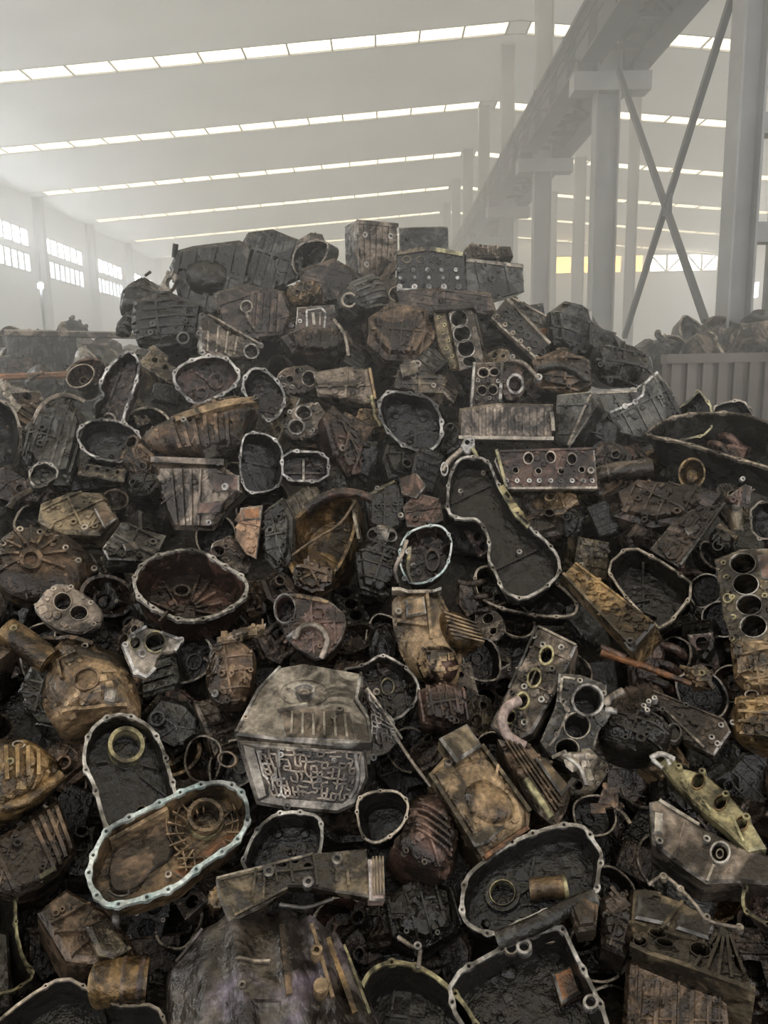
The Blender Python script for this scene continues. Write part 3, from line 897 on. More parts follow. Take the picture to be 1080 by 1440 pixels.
t = Thing('gearbox_case', 'dark casing wedged behind the yellowish lump under the summit', 'gearbox case', (452, 398), 8, 4, -.06)
t.block([(420, 378), (470, 362), (500, 380), (498, 424), (430, 430)], .2, mat='dark', bev=.02, short='casing behind the yellowish lump'); t.greeble(4, 3, 'dark')
t = Thing('gearbox_case', 'sooty casing under the studded head above the bored block', 'gearbox case', (612, 424), 14, 0, -.02)
t.block([(552, 408), (600, 404), (690, 410), (700, 440), (640, 446), (560, 440)], .2, mat='dark', bev=.02, short='sooty casing under the studded head'); t.greeble(5, 4, 'dark')

# ---------------------------------------------------------------- upper left flank
t = Thing('bell_housing', 'dark torn bell housing silhouetted against the window wall', 'bell housing', (190, 412), 5, -25, .0)
t.loft([(168, 430), (172, 405), (205, 386), (210, 405), (228, 412), (240, 440), (205, 452), (172, 448)], [(.8, -.2), (1, -.02), (1, 0), (.7, .04), (.3, .05)], 'black', .03, 16, sm=1, short='torn housing silhouetted at left')
t.tube([(204, 388, 0), (212, 382, .0)], 2, 'black', 'prong'); t.greeble(3, 1, 'black')
t = Thing('end_cover', 'small pale oval-holed cover glinting at the left shoulder', 'cover', (235, 396), 10, -20, .05)
t.block([(222, 408), (232, 385), (246, 382), (250, 392), (240, 410), (228, 413)], .05, [(239, 398, 6, 8)], 'machg', sm=1, short='small pale cover at the left shoulder')
t = Thing('gearbox_case', 'charcoal gearbox half hidden under the left shoulder of the heap', 'gearbox case', (235, 440), 18, -14, .02)
t.dome([(185, 460), (190, 425), (240, 412), (285, 432), (278, 480), (230, 495), (195, 488)], .1, .2, 'black', .05, 11, short='charcoal case under the left shoulder'); t.greeble(8, 4, 'slate', 'slate')
t.stub((260, 478), 9, .04, 'slate')
t = Thing('gearbox_case', 'sooty ribbed gearbox below the angular summit case', 'gearbox case', (365, 432), 16, 6, .02)
t.block([(300, 410), (345, 398), (400, 408), (412, 440), (400, 475), (350, 480), (310, 462)], .2, mat='dark', bev=.02, taper=.85, short='sooty ribbed case below the summit'); t.stripes((350, 412), (398, 414), (345, 468), (395, 468), 5, 6, .02, 'dark'); t.greeble(3, 3, 'slate')
t.ring((346, 433, 7), 1.35, .03, 'machg'); t.tube([(346, 440, .03), (352, 455, .02), (358, 462, .01)], 3, 'machg', 'oil_pipe')
t = Thing('rear_cover', 'webbed aluminium cover with one round hole above the maroon housing', 'cover', (322, 475), 22, 8, .07)
t.block([(281, 445), (292, 441), (315, 463), (344, 475), (369, 486), (361, 505), (344, 502), (322, 503), (281, 497)], .07, [(353, 495, 9)], 'alu', taper=.9, short='webbed cover with one hole', lip=.012, lipk=1.3)
t.stripes((287, 448), (340, 478), (285, 494), (335, 500), 4, 3, .012, 'machg'); t.rib((281, 446), (282, 496), 5, .014, 'mach', 'edge_flange'); t.rib((293, 443), (368, 486), 4, .012, 'machg', 'edge_flange')
for p in ((284, 445), (282, 486), (284, 497), (366, 487), (280, 470)): t.boss(*p, 4.5, .014)
t = Thing('gearbox_housing', 'open gearbox housing with maroon inside and two inner rings', 'housing', (291, 535), 18, 4, .06)
t.housing([(243, 523), (256, 510), (289, 498), (319, 501), (333, 516), (340, 530), (326, 549), (311, 556), (278, 573), (256, 556), (243, 538)], .09, 8, 13, mat='maroon', rimmat='mach', short='maroon-lined housing', taper=.93)
t.ring((304, 537, 9), 1.35, .02, 'maroon'); t.ring((283, 553, 6), 1.4, .015, 'maroon'); t.fan((304, 537), 13, 34, 60, 230, 5, 3, .012, 'maroon')
t = Thing('gasket_cover', 'empty octagonal rim of a dark housing beside the maroon one', 'housing', (370, 553), 16, -6, .09)
t.housing([(337, 543), (351, 516), (372, 517), (395, 538), (404, 560), (393, 588), (375, 594), (352, 570)], .13, 8, 9, mat='dark', short='octagonal rimmed housing'); t.greeble(3, 1, 'dark')
t = Thing('oil_pump', 'small pump body with a cluster of little rings and one dark bore', 'pump', (420, 533), 18, 12, .06)
t.block([(388, 528), (402, 516), (440, 512), (450, 530), (440, 550), (410, 556), (392, 546)], .09, [(434, 533, 9, 10), (407, 534, 5), (418, 522, 4)], 'brown', sm=1, short='pump body with little rings', lip=.008, lipmat='machg')
for p in ((396, 532), (410, 545), (424, 520), (398, 542), (446, 544)): t.boss(*p, 3.5, .01, 'mach')
t = Thing('gearbox', 'ribbed grey-brown gearbox with a raised cross flange lying on its side', 'gearbox', (272, 605), 28, -14, .07)
t.dome([(200, 604), (259, 582), (281, 567), (333, 553), (367, 570), (340, 592), (343, 623), (307, 646), (237, 640), (205, 628)], .07, .18, 'brown', .02, 10, p=3, smooth=True, short='ribbed gearbox with cross flange')
t.rib((254, 602), (362, 566), 13, .03, 'tan', 'cross_flange'); t.stripes((240, 606), (330, 588), (250, 636), (330, 628), 6, 6, .014, 'alu'); t.rib((275, 572), (285, 600), 6, .02, 'tan'); t.rib((300, 562), (312, 590), 6, .02, 'tan'); t.block([(282, 632), (302, 624), (308, 640), (290, 648)], .02, mat='black', z0=.08, keep=False, name='side_port')
t.boss(362, 566, 4, .05); t.boss(262, 597, 4, .05)
t = Thing('chain_cover', 'long dark chain cover with scalloped bright rim on the left flank', 'cover', (163, 560), 14, -18, .08)
t.housing([(137, 545), (148, 519), (167, 501), (181, 491), (194, 501), (197, 519), (189, 549), (178, 575), (172, 601), (163, 615), (148, 625), (135, 612), (130, 586), (130, 567), (146, 556)], .08, 7, 17, mat='dark', short='long chain cover on the left flank')
t.ring((155, 596, 9, 12), 1.3, .02, 'machg'); t.ring((155, 596, 4, 5), 1.5, .02, 'machg'); t.fan((155, 596), 6, 11, 0, 315, 8, 2, .012, 'machg'); t.greeble(3, 1, 'dark')
t = Thing('bell_housing', 'curved bright rim of a buried housing below the long chain cover', 'housing', (150, 625), 22, -8, .03)
t.housing([(106, 604), (128, 588), (170, 590), (200, 610), (198, 640), (162, 652), (122, 640), (109, 622)], .12, 7, 10, mat='black', short='buried rim below the chain cover'); t.greeble(3, 1, 'dark')
t = Thing('gearbox_case', 'grey lumpy gearbox at the left edge with an arched rim', 'gearbox case', (80, 625), 22, 0, .02)
t.dome([(38, 600), (60, 570), (100, 562), (122, 590), (112, 640), (100, 690), (55, 690), (30, 650)], .09, .18, 'slate', .05, 9, short='lumpy arched case at the left edge'); t.greeble(7, 3, 'slate')
t.tube([(46, 600, .03), (60, 570, .05), (88, 556, .05), (118, 565, .03)], 4, 'machg', 'arched_rim')
t = Thing('bell_housing', 'round dark housing cut off by the left picture edge', 'bell housing', (-14, 622), 12, 10, .05)
t.housing([(-60, 620), (-48, 578), (-10, 556), (22, 572), (34, 620), (20, 665), (-16, 682), (-50, 662)], .16, 8, 12, mat='slate', rimmat='machg', sm=3, short='round housing at the left edge')
t = Thing('metal_strip', 'narrow bright metal strip sticking out at the left edge', 'strip', (14, 555), 10, 20, .12)
t.block([(-6, 530), (2, 533), (29, 574), (24, 580)], .01, mat='machg', bev=.002, short='bright strip at the left edge'); t.boss(4, 540, 2.5, .006)
t = Thing('filter_flange', 'small casting with a bright diamond-shaped port rim at far left', 'port flange', (61, 668), 25, 6, .13)
t.housing([(39, 667), (48, 652), (67, 648), (84, 661), (80, 671), (56, 688), (43, 681)], .06, 6, 7, mat='slate', short='diamond port rim at far left')
t.tube([(44, 690, -.02), (25, 700, -.01), (12, 716, 0)], 5, 'olive', 'pipe')
t = Thing('oil_pan', 'flat olive oil pan with a square boss on the left flank', 'oil pan', (112, 718), 40, -10, .06)
t.block([(56, 706), (100, 688), (145, 690), (166, 727), (140, 750), (78, 748), (52, 730)], .12, mat='olive', bev=.015, short='flat olive pan'); t.block([(132, 714), (150, 710), (164, 728), (146, 742)], .03, mat='brown', z0=.03, keep=False, name='square_boss'); t.greeble(4, 3, 'olive'); t.boss(120, 745, 5, .02, 'machg')
t = Thing('cover_plate', 'thick dark cover plate with a raised lug behind the big bell ring', 'cover', (187, 762), 38, 10, .08)
t.block([(144, 770), (170, 735), (234, 752), (216, 788), (152, 786)], .09, mat='slate', short='thick dark plate'); t.block([(172, 764), (190, 760), (196, 770), (176, 774)], .03, mat='alu', z0=.02, keep=False, name='lug'); t.greeble(4, 2, 'slate')
t = Thing('gearbox_case', 'upright grey gearbox case with a bolted top flange left of centre', 'gearbox case', (272, 695), 6, -22, .1)
t.block([(218, 652), (306, 652), (330, 668), (338, 692), (318, 712), (298, 746), (242, 745), (230, 718), (219, 680)], .18, mat='alu', bev=.02, taper=.85, short='upright grey case left of centre')
t.rib((216, 647), (318, 651), 10, .03, 'alu', 'top_flange', z=0); t.stripes((235, 660), (290, 660), (245, 738), (285, 738), 4, 4, .012, 'alu'); t.block([(296, 664), (336, 668), (336, 690), (300, 692)], .03, mat='maroon', z0=.03, keep=False, name='side_pad')
t.boss(322, 686, 5, .05); t.boss(225, 648, 4, .03); t.boss(310, 652, 4, .03); t.block([(278, 706), (315, 704), (310, 722), (276, 724)], .03, mat='maroon', z0=.025, keep=False, name='bracket'); t.boss(296, 735, 4, .02)

# ---------------------------------------------------------------- upper centre
t = Thing('oil_cooler_cover', 'finned grey cone casting below the tall summit case', 'cover', (510, 420), 22, 14, .1)
t.loft([(473, 425), (480, 405), (525, 384), (540, 400), (550, 428), (520, 446), (500, 456), (478, 440)], [(.8, -.14), (1, 0), (.85, .05), (.6, .09), (.3, .1)], 'slate', .01, short='finned cone below the tall case')
for k in range(6): t.rib((488 + k * 4, 404 + k * 7.5), (526 + k * 4, 390 + k * 8), 4, .012, 'alu')
t.ring((490, 423, 8), 1.4, .015, 'machg')
t = Thing('broken_casting', 'yellowish broken casting lump below the summit bell housing', 'casting', (428, 412), 20, -10, .06)
t.dome([(402, 412), (412, 400), (440, 394), (456, 406), (448, 424), (425, 434), (408, 426)], .06, .1, 'tan', .08, 22, smooth=True, short='yellowish broken lump'); t.greeble(6, 2, 'tan')
t = Thing('port_flange', 'dark casting face with a bright square gasket outline below the summit', 'port flange', (443, 450), 12, 0, .1)
t.block([(418, 432), (470, 428), (474, 470), (414, 474)], .12, mat='dark', short='casting with bright square outline')
t2 = [(431, 437), (452, 433), (458, 440), (456, 462), (447, 467), (432, 465)]
for a, b in zip(t2, t2[1:] + t2[:1]): t.rib(a, b, 3, .008, 'mach', 'gasket_edge', n=2)
t.rib((440, 440), (442, 458), 5, .01, 'machg', n=2); t.rib((450, 440), (450, 458), 3, .01, 'machg', n=2); t.boss(410, 458, 3.5); t.boss(422, 452, 3)
t = Thing('gearbox_case', 'wide dark rounded casing lying below the square gasket outline', 'gearbox case', (445, 484), 28, 4, .04)
t.dome([(392, 478), (430, 464), (490, 468), (500, 490), (470, 506), (410, 504)], .08, .14, 'dark', .03, 12, short='wide rounded casing'); t.stripes((405, 478), (485, 474), (412, 498), (480, 500), 6, 3, .012, 'slate'); t.tube([(470, 450, .05), (484, 470, .1), (490, 500, .06)], 2.5, 'machg', 'oil_pipe')
t = Thing('gearbox_case', 'brown soiled casing wedged left of the three-bore block', 'gearbox case', (560, 470), 24, 8, .0)
t.dome([(515, 450), (550, 428), (600, 436), (612, 480), (590, 515), (540, 512), (515, 490)], .09, .16, 'brown', .05, 12, short='brown casing left of the upper block'); t.greeble(8, 4, 'dark')
t = Thing('engine_block', 'engine block with a row of dark bores on the upper right slope', 'engine block', (650, 470), 20, -16, .1)
t.block([(629, 434), (664, 433), (681, 510), (646, 522)], .2, [(645.5, 448.5, 11.5), (650, 469.5, 11.5), (655.5, 490, 11.5), (660.5, 508, 9.5, 7)], 'alu', bev=.004, short='bored block on the upper slope', lip=.004, lipk=1.15, hole_depth=.12)
for p in ((635, 440), (662, 440), (637, 462), (667, 462), (642, 484), (671, 484), (648, 506), (676, 503)): t.boss(*p, 2.6, .004, 'machg')
t.block([(606, 428), (668, 426), (668, 434), (610, 438)], .06, mat='black', z0=.02, keep=False, name='front_rail')
t.block([(607, 438), (627, 434), (645, 522), (630, 520), (614, 486)], .12, mat='olive', z0=-.02, keep=False, name='side_wall', bev=.01); t.bvh = None
for k in range(7): t.boss(618 + k * 2.6 + (k % 2) * 5, 446 + k * 11, 3, .004, 'machy', z=-.015)
t = Thing('cylinder_head', 'long dark cylinder head slanting down the upper right slope', 'cylinder head', (730, 460), 24, 14, .06)
t.block([(690, 446), (712, 419), (774, 484), (752, 504)], .12, mat='black', short='slanting dark head at upper right')
t.rib((691, 447), (752, 503), 4, .012, 'machg', 'gasket_edge'); t.rib((713, 421), (773, 484), 5, .016, 'machg', 'gasket_edge')
for k in range(6): t.boss(698 + k * 11, 447 + k * 11.5, 3.4, .02, 'machg', 'stud'); t.ring((710 + k * 10.4, 442 + k * 10.6, 4), 1.35, .01, 'slate')
t = Thing('cam_cover', 'narrow cam cover edge with grey rails at the top right slope', 'cover', (745, 436), 30, 16, .0)
t.block([(715, 420), (722, 416), (770, 446), (772, 478), (760, 470)], .08, mat='slate', short='cam cover edge'); t.rib((718, 419), (768, 446), 3, .012, 'machg', 'edge_flange'); t.block([(758, 462), (772, 458), (773, 482), (762, 482)], .03, mat='rust', z0=.02, keep=False, name='bracket')
t = Thing('gearbox_case', 'dark humped gearbox silhouetted right of the summit', 'gearbox case', (806, 470), 14, 14, .0)
t.dome([(770, 440), (792, 424), (815, 432), (832, 446), (850, 480), (840, 510), (800, 512), (775, 490)], .1, .2, 'slate', .05, 12, short='humped case right of the summit'); t.greeble(6, 3, 'slate')
t = Thing('bell_housing', 'dark bell housing with a pale curved lip on the right skyline', 'bell housing', (868, 505), 12, 22, .02)
t.loft([(828, 450), (838, 462), (866, 470), (884, 486), (915, 500), (920, 522), (900, 545), (850, 545), (832, 520)], [(.8, -.2), (1, 0), (.75, .06), (.4, .08)], 'slate', .04, 16, sm=1, short='dark housing on the right skyline'); t.tube([(829, 436, 0), (833, 452, .0), (846, 464, 0), (866, 470, 0)], 2.4, 'mach', 'curved_lip'); t.greeble(5, 3, 'slate')
t = Thing('cylinder_head', 'short cylinder head with cam journals and a half-round saddle', 'cylinder head', (685, 540), 24, 4, .11)
t.block([(666, 510), (708, 508), (704, 568), (662, 574)], .11, [(680, 525, 7, 6), (695, 524, 6, 5), (678, 550, 6, 6), (693, 549, 6, 6)], 'dark', short='short head with cam journals', lip=.01, lipmat='machg', lipk=1.35)
t.rib((667, 510), (663, 573), 4, .014, 'mach', 'gasket_edge'); t.rib((706, 509), (703, 567), 5, .016, 'mach', 'gasket_edge')
for p in ((672, 537), (688, 537), (700, 538), (671, 562), (688, 562)): t.boss(*p, 3, .02, 'mach', 'stud')
t = Thing('cam_carrier', 'half-round bright-edged cam carrier beside the short head', 'cam carrier', (724, 542), 20, 10, .1)
t.block([(708, 515), (724, 512), (738, 530), (740, 548), (728, 562), (708, 562)], .08, [(724, 541, 9, 11)], 'maroon', sm=1, short='half-round cam carrier', lip=.012, lipk=1.4); t.tube([(718, 506, .03), (738, 512, .03), (756, 532, .03)], 3, 'machg', 'bracket_arm'); t.boss(756, 533, 5, .03); t.boss(719, 505, 4, .03)
t = Thing('oil_pan', 'pale vertically ribbed oil pan on the right of the slope centre', 'oil pan', (712, 592), 8, 4, .1)
t.block([(646, 574), (700, 566), (779, 568), (776, 617), (644, 616)], .16, mat='alu', bev=.012, short='pale ribbed pan'); t.stripes((660, 574), (772, 572), (660, 612), (772, 612), 11, 4, .012, 'alu'); t.rib((645, 615), (778, 617), 6, .02, 'machg', 'edge_flange'); t.tube([(776, 580, .02), (778, 606, .03)], 3, 'machg', 'bracket_arm')
t = Thing('gearbox_case', 'brown-grey case with a curved brace behind the pale ribbed pan', 'gearbox case', (790, 530), 22, 8, .04)
t.dome([(745, 510), (790, 490), (830, 510), (832, 545), (800, 560), (755, 550)], .08, .16, 'brown', .05, 14, short='brown-grey case with brace'); t.tube([(755, 520, .08), (790, 514, .1), (826, 534, .07)], 6, 'slate', 'brace'); t.greeble(6, 4, 'dark')
t = Thing('gearbox_case', 'dark slab-sided case with a sharp vertical edge right of the ribbed pan', 'gearbox case', (815, 588), 8, -26, .09)
t.block([(782, 555), (832, 550), (838, 572), (800, 630), (780, 618)], .16, mat='slate', bev=.006, short='slab-sided case right of the ribbed pan'); t.rib((832, 555), (800, 626), 4, .012, 'machg', 'edge_flange'); t.greeble(3, 2, 'slate')
t = Thing('bell_housing', 'black round bell housing with segmented bright rim in the upper centre', 'bell housing', (578, 593), 18, -4, .13)
t.housing([(530, 572), (536, 556), (550, 548), (580, 552), (607, 558), (622, 585), (623, 614), (612, 632), (594, 638), (562, 626), (538, 600)], .13, 8, 15, mat='black', short='segmented bell housing', sm=2, rb=5); t.greeble(2, 1, 'black')
t = Thing('shift_tower', 'small boxy casting standing on the segmented bell housing', 'casting', (588, 525), 14, 8, .1)
t.block([(560, 520), (570, 504), (590, 506), (606, 524), (628, 530), (626, 556), (600, 556), (575, 550), (552, 546)], .13, mat='olive', bev=.01, short='boxy casting on the bell housing'); t.block([(562, 512), (584, 506), (590, 524), (566, 532)], .05, mat='olive', z0=.05, keep=False, name='square_boss'); t.greeble(6, 4, 'olive', 'machg')
t = Thing('gearbox_case', 'plain grey boxy case left of the segmented bell housing', 'gearbox case', (483, 540), 26, -6, .1)
t.block([(440, 522), (488, 514), (519, 518), (528, 560), (520, 571), (488, 560), (446, 556)], .14, mat='alu', bev=.012, short='plain grey boxy case'); t.rib((489, 516), (486, 560), 4, .01, 'alu'); t.rib((520, 519), (528, 562), 4, .012, 'tan', 'edge_flange'); t.greeble(2, 2, 'alu'); t.tube([(522, 556, 0), (528, 585, -.01), (536, 600, 0)], 3, 'machy', 'pry_bar')
t = Thing('throttle_flange', 'two-hole flange casting with bright bore lips above the square rim', 'flange', (428, 590), 24, -8, .13)
t.block([(395, 604), (408, 573), (444, 562), (464, 587), (446, 612), (412, 620)], .1, [(427, 581, 10, 8.5), (417, 601, 10, 9)], 'alu', sm=1, short='two-hole flange', lip=.008, lipk=1.3); 
for p in ((402, 600), (446, 570), (455, 590), (440, 606), (408, 580)): t.boss(*p, 3.5, .008, 'mach')
t = Thing('gearbox_case', 'reddish ribbed gearbox body leaning beside the two-hole flange', 'gearbox case', (478, 618), 20, 22, .09)
t.dome([(450, 590), (466, 570), (490, 592), (508, 632), (506, 668), (486, 676), (464, 640)], .06, .15, 'maroon', .03, 14, short='reddish ribbed body'); 
for k in range(5): t.rib((464 + k * 4, 588 + k * 6), (492 + k * 3, 612 + k * 12), 3, .012, 'alu')
t.greeble(4, 2, 'alu')
t = Thing('sump_housing', 'bright square open rim at the centre of the slope', 'housing', (429, 655), 14, 4, .16)
t.housing([(395, 632), (463, 635), (463, 678), (396, 677)], .1, 7, 8, mat='dark', sm=1, taper=.95, short='bright square rim'); t.rib((428, 640), (428, 672), 4, .02, 'machg', n=3); t.rib((402, 660), (458, 660), 3, .02, 'dark', n=3)
t = Thing('gearbox_housing', 'black open housing with thin pale rim left of the square rim', 'housing', (366, 652), 14, 10, .12)
t.housing([(340, 612), (356, 606), (381, 611), (399, 630), (398, 678), (381, 692), (345, 695), (335, 660)], .13, 6, 9, mat='black', short='thin-rimmed housing left of the square rim'); t.greeble(2, 1, 'black')

# ---------------------------------------------------------------- right flank
t = Thing('oil_pan', 'broad dark oil pan with a long pale flange at the right edge', 'oil pan', (1000, 635), 50, -8, .1)
t.housing([(906, 612), (918, 597), (960, 580), (1040, 578), (1100, 600), (1110, 668), (1060, 652), (1020, 641), (960, 622)], .17, 9, 16, mat='slate', rimmat='machg', sm=1, taper=.86, short='broad pan at the right edge')
t = Thing('timing_case', 'dark timing case with a jagged pale top rim behind the broad pan', 'timing case', (962, 588), 6, -12, -.02)
t.housing([(914, 606), (924, 590), (936, 582), (955, 572), (972, 560), (983, 546), (994, 562), (1002, 572), (1002, 610), (950, 622)], .12, 6, 11, mat='slate', rimmat='machy', sm=1, short='jagged timing case behind the pan'); t.greeble(2, 2, 'slate')
t = Thing('bell_housing', 'arched dark housing behind the broad pan near the right edge', 'housing', (1030, 590), 6, 10, -.04)
t.housing([(1000, 572), (1020, 564), (1046, 561), (1060, 580), (1070, 620), (1030, 630), (1002, 612)], .14, 6, 8, mat='slate', rimmat='machg', sm=1, short='arched housing near the right edge')
t = Thing('timing_case', 'angular dark case with a wavy bright lip on the right flank', 'timing case', (895, 570), 14, 16, .04)
t.block([(826, 552), (893, 549), (904, 540), (926, 522), (944, 545), (964, 585), (920, 622), (870, 610), (848, 582)], .16, mat='slate', bev=.01, short='wavy-lipped case on the right flank')
for a, b in (((925, 523), (906, 540)), ((906, 540), (903, 556)), ((903, 556), (888, 568)), ((888, 568), (850, 583))): t.rib(a, b, 4, .012, 'mach', 'wavy_lip', n=3)
t.rib((828, 553), (895, 550), 5, .012, 'machg', 'edge_flange'); t.greeble(6, 3, 'slate'); t.boss(892, 566, 4, .016); t.boss(878, 572, 4, .016)
t = Thing('cylinder_head', 'brown cylinder head with three oval ports and a row of bolts', 'cylinder head', (772, 660), 16, 6, .16)
t.block([(700, 634), (836, 630), (841, 686), (712, 688), (695, 648)], .12, [(743, 645, 6, 7), (774, 643.5, 6, 7), (804, 646, 6, 7), (725, 662, 4), (757, 663, 4), (789, 663, 4), (818, 661, 4)], 'maroon', short='three-port cylinder head', lip=.008, lipk=1.35, lipmat='machg')
for x in (712, 727, 744, 758, 774, 788, 804, 820, 832): t.boss(x, 677, 3.4, .014, 'mach', 'stud')
t.rib((698, 633), (712, 686), 5, .014, 'machy', 'gasket_edge'); t.rib((713, 687), (840, 686), 4, .01, 'machg', 'gasket_edge'); t.rib((702, 635), (835, 631), 4, .01, 'maroon', 'gasket_edge'); t.boss(830, 663, 5, .02, 'machg')
t = Thing('exhaust_stub', 'short ribbed grey pipe right of the three-port head', 'pipe', (878, 662), 10, 10, .1)
t.tube([(842, 668, 0), (870, 662, .02), (916, 658, .02)], 13, 'alu', 'pipe', 16); HERO.append(([(842, 650), (916, 648), (916, 676), (842, 680)], 'short ribbed pipe', .08))
for k in range(5): t.tube([(852 + k * 12, 666 - k * 1.6, .008), (856 + k * 12, 665.5 - k * 1.6, .008)], 14.5, 'alu', 'pipe_ring', 16)
t = Thing('gearbox_case', 'large shadowy casing below the broad pan on the right', 'gearbox case', (950, 705), 30, -8, .05)
t.dome([(850, 700), (890, 680), (980, 682), (1020, 700), (990, 735), (920, 750), (860, 735)], .07, .15, 'dark', .05, 10, short='shadowy casing below the pan'); t.greeble(7, 4, 'dark')
t = Thing('webbed_slab', 'slanting slab with rows of small cast webs on the right', 'valve body', (967, 755), 26, 12, .12)
t.block([(914, 772), (945, 735), (972, 716), (1020, 706), (990, 748), (955, 797)], .07, mat='dark', short='webbed slanting slab'); t.channels([(925, 772), (975, 718), (1012, 712), (952, 790)], 5, 6, .01, 3, 'dark'); t.rib((1018, 708), (956, 796), 4, .012, 'slate', 'edge_flange'); t.block([(962, 742), (982, 736), (986, 744), (968, 752)], .02, mat='alu', z0=.02, keep=False, name='pad')
t = Thing('filter_can', 'small pale upright cylinder near the right edge', 'filter', (1034, 728), 0, 0, .12)
t.tube([(1035, 745, 0), (1033, 713, 0)], 10, 'olive', 'can', 16); t.tube([(1033, 716, 0), (1033, 710, 0)], 7, 'machg', 'end_cap', 16); HERO.append(([(1024, 712), (1045, 712), (1045, 746), (1024, 746)], 'small pale cylinder', .05))
t = Thing('bracket', 'purplish angled bracket above the small pale cylinder', 'bracket', (1045, 697), 14, 10, .1)
t.block([(1020, 700), (1048, 680), (1058, 684), (1054, 712), (1040, 714), (1030, 708)], .05, mat='maroon', short='purplish bracket'); t.rib((1049, 697), (1050, 710), 3, .012, 'mach', n=3); t.boss(1044, 674, 3.5, .012); t.greeble(2, 2, 'maroon')
t = Thing('engine_mount', 'round dark mount with a pale arm below the small cylinder', 'mount', (1012, 760), 18, -8, .1)
t.dome([(996, 752), (1010, 742), (1030, 750), (1034, 772), (1014, 782), (998, 774)], .05, .08, 'slate', .02, 20, smooth=True, short='round dark mount'); t.tube([(1010, 740, .03), (1036, 758, .03)], 4.5, 'tan', 'arm'); t.ring((1010, 768, 6), 1.4, .012, 'slate')
t = Thing('gearbox_housing', 'squared housing with a pale corner rim at the right edge', 'housing', (1075, 725), 12, -6, .06)
t.housing([(1054, 706), (1110, 704), (1110, 760), (1056, 758)], .1, 6, 8, mat='slate', rimmat='machg', sm=1, short='squared housing at the right edge')
t = Thing('oil_pan', 'open black oil pan with a thin slanting rim right of centre', 'oil pan', (922, 826), 30, 2, .12)
t.housing([(850, 796), (886, 764), (940, 793), (983, 826), (933, 889), (905, 868), (872, 832)], .12, 6, 10, mat='black', rimmat='machg', sm=1, taper=.88, short='open black pan right of centre'); t.rib((905, 842), (925, 850), 4, .02, 'slate', n=3); t.rib((895, 830), (915, 826), 3, .02, 'slate', n=3); t.greeble(2, 1, 'black')
t = Thing('valve_cover', 'long orange-brown valve cover slanting down right of centre', 'valve cover', (853, 848), 34, -24, .19)
t.block([(790, 808), (808, 789), (921, 876), (889, 912)], .09, mat='gold', bev=.008, short='long orange valve cover', taper=1.05); t.rib((793, 808), (888, 908), 5, .014, 'olive', 'edge_flange'); t.rib((810, 793), (918, 876), 4, .01, 'gold', 'edge_flange')
for k in range(6): t.ring((815 + k * 17, 811 + k * 14.4, 5, 4), 1.4, .008, 'gold', name='cap_ring')
t.boss(889, 908, 5, .03); t.tube([(880, 905, 0), (892, 916, 0)], 4, 'mach', 'lug'); t.boss(818, 796, 4, .01, 'machg')
t = Thing('engine_block', 'green-tinged engine block with four pale bores at the right edge', 'engine block', (1052, 838), 16, -14, .14)
t.block([(1004, 786), (1040, 772), (1100, 770), (1105, 906), (1030, 912), (1016, 870)], .2, [(1045, 793, 17.5, 14), (1049, 822, 17.5, 14), (1054, 851, 17.5, 14), (1060, 881, 18, 15)], 'olive', bev=.006, short='four-bore block at the right edge', lip=.006, lipk=1.12, lipmat='mach', hole_depth=.14)
for p in ((1018, 792), (1022, 812), (1030, 840), (1032, 868), (1072, 806), (1076, 838), (1030, 898)): t.boss(*p, 4, .008, 'machy')
t.ring((1024, 842, 5), 1.5, .01, 'machy'); t.ring((1035, 899, 6), 1.4, .01, 'olive'); t.block([(1064, 780), (1100, 776), (1100, 820), (1070, 812)], .03, mat='maroon', z0=.02, keep=False, name='side_pad')
t = Thing('gearbox_case', 'tan brown case under the four-bore block at the right edge', 'gearbox case', (1056, 945), 20, -12, .08)
t.dome([(1028, 912), (1070, 905), (1110, 915), (1110, 990), (1060, 990), (1032, 960)], .08, .15, 'tan', .05, 12, short='tan case under the four-bore block'); t.greeble(6, 3, 'brown')
t = Thing('exhaust_pipe', 'thin rusty red bar lying across the dark gap right of centre', 'bar', (905, 938), 20, 0, .12)
t.tube([(846, 918, 0), (900, 935, .01), (972, 962, 0)], 6, 'rust', 'pipe', r1=4); t.tube([(846, 910, .0), (880, 925, .01)], 5, 'maroon', 'sleeve'); HERO.append(([(846, 910), (972, 955), (970, 968), (846, 926)], 'rusty red bar', .04))
t = Thing('mount_lug', 'small tan mounting lug at the end of the rusty bar', 'lug', (985, 950), 20, 5, .12)
t.dome([(962, 942), (984, 936), (1002, 950), (1000, 966), (976, 966)], .03, .06, 'tan', .02, 25, short='small tan lug'); t.boss(986, 948, 5, .014, 'machy'); t.rib((965, 950), (980, 962), 4, .01, 'tan')
t = Thing('pump_can', 'brown banded pump can at the right edge', 'pump', (1055, 1020), 14, -10, .12)
t.loft([(1026, 1000), (1040, 978), (1100, 976), (1104, 1062), (1060, 1056), (1030, 1040)], [(.9, -.12), (1, 0), (.8, .05), (.5, .07)], 'gold', .01, short='banded pump can'); t.stripes((1042, 988), (1044, 1045), (1098, 992), (1096, 1052), 4, 5, .014, 'brown'); t.ring((1058, 979, 8, 5), 1.35, .02, 'machg'); t.boss(1032, 1018, 4, .02)
t = Thing('cover_plate', 'dark triangular cover plate with small bolt rings on the right', 'cover', (965, 1018), 24, -6, .12)
t.block([(916, 970), (1020, 1012), (1028, 1028), (1004, 1062), (960, 1040), (930, 1000)], .05, [(948, 1032, 9, 11)], 'dark', short='dark triangular plate', lip=.012, lipk=1.3)
for p in ((922, 986), (932, 999), (1014, 1021), (1001, 1038), (1009, 1047), (965, 993)): t.boss(*p, 4, .01, 'mach')
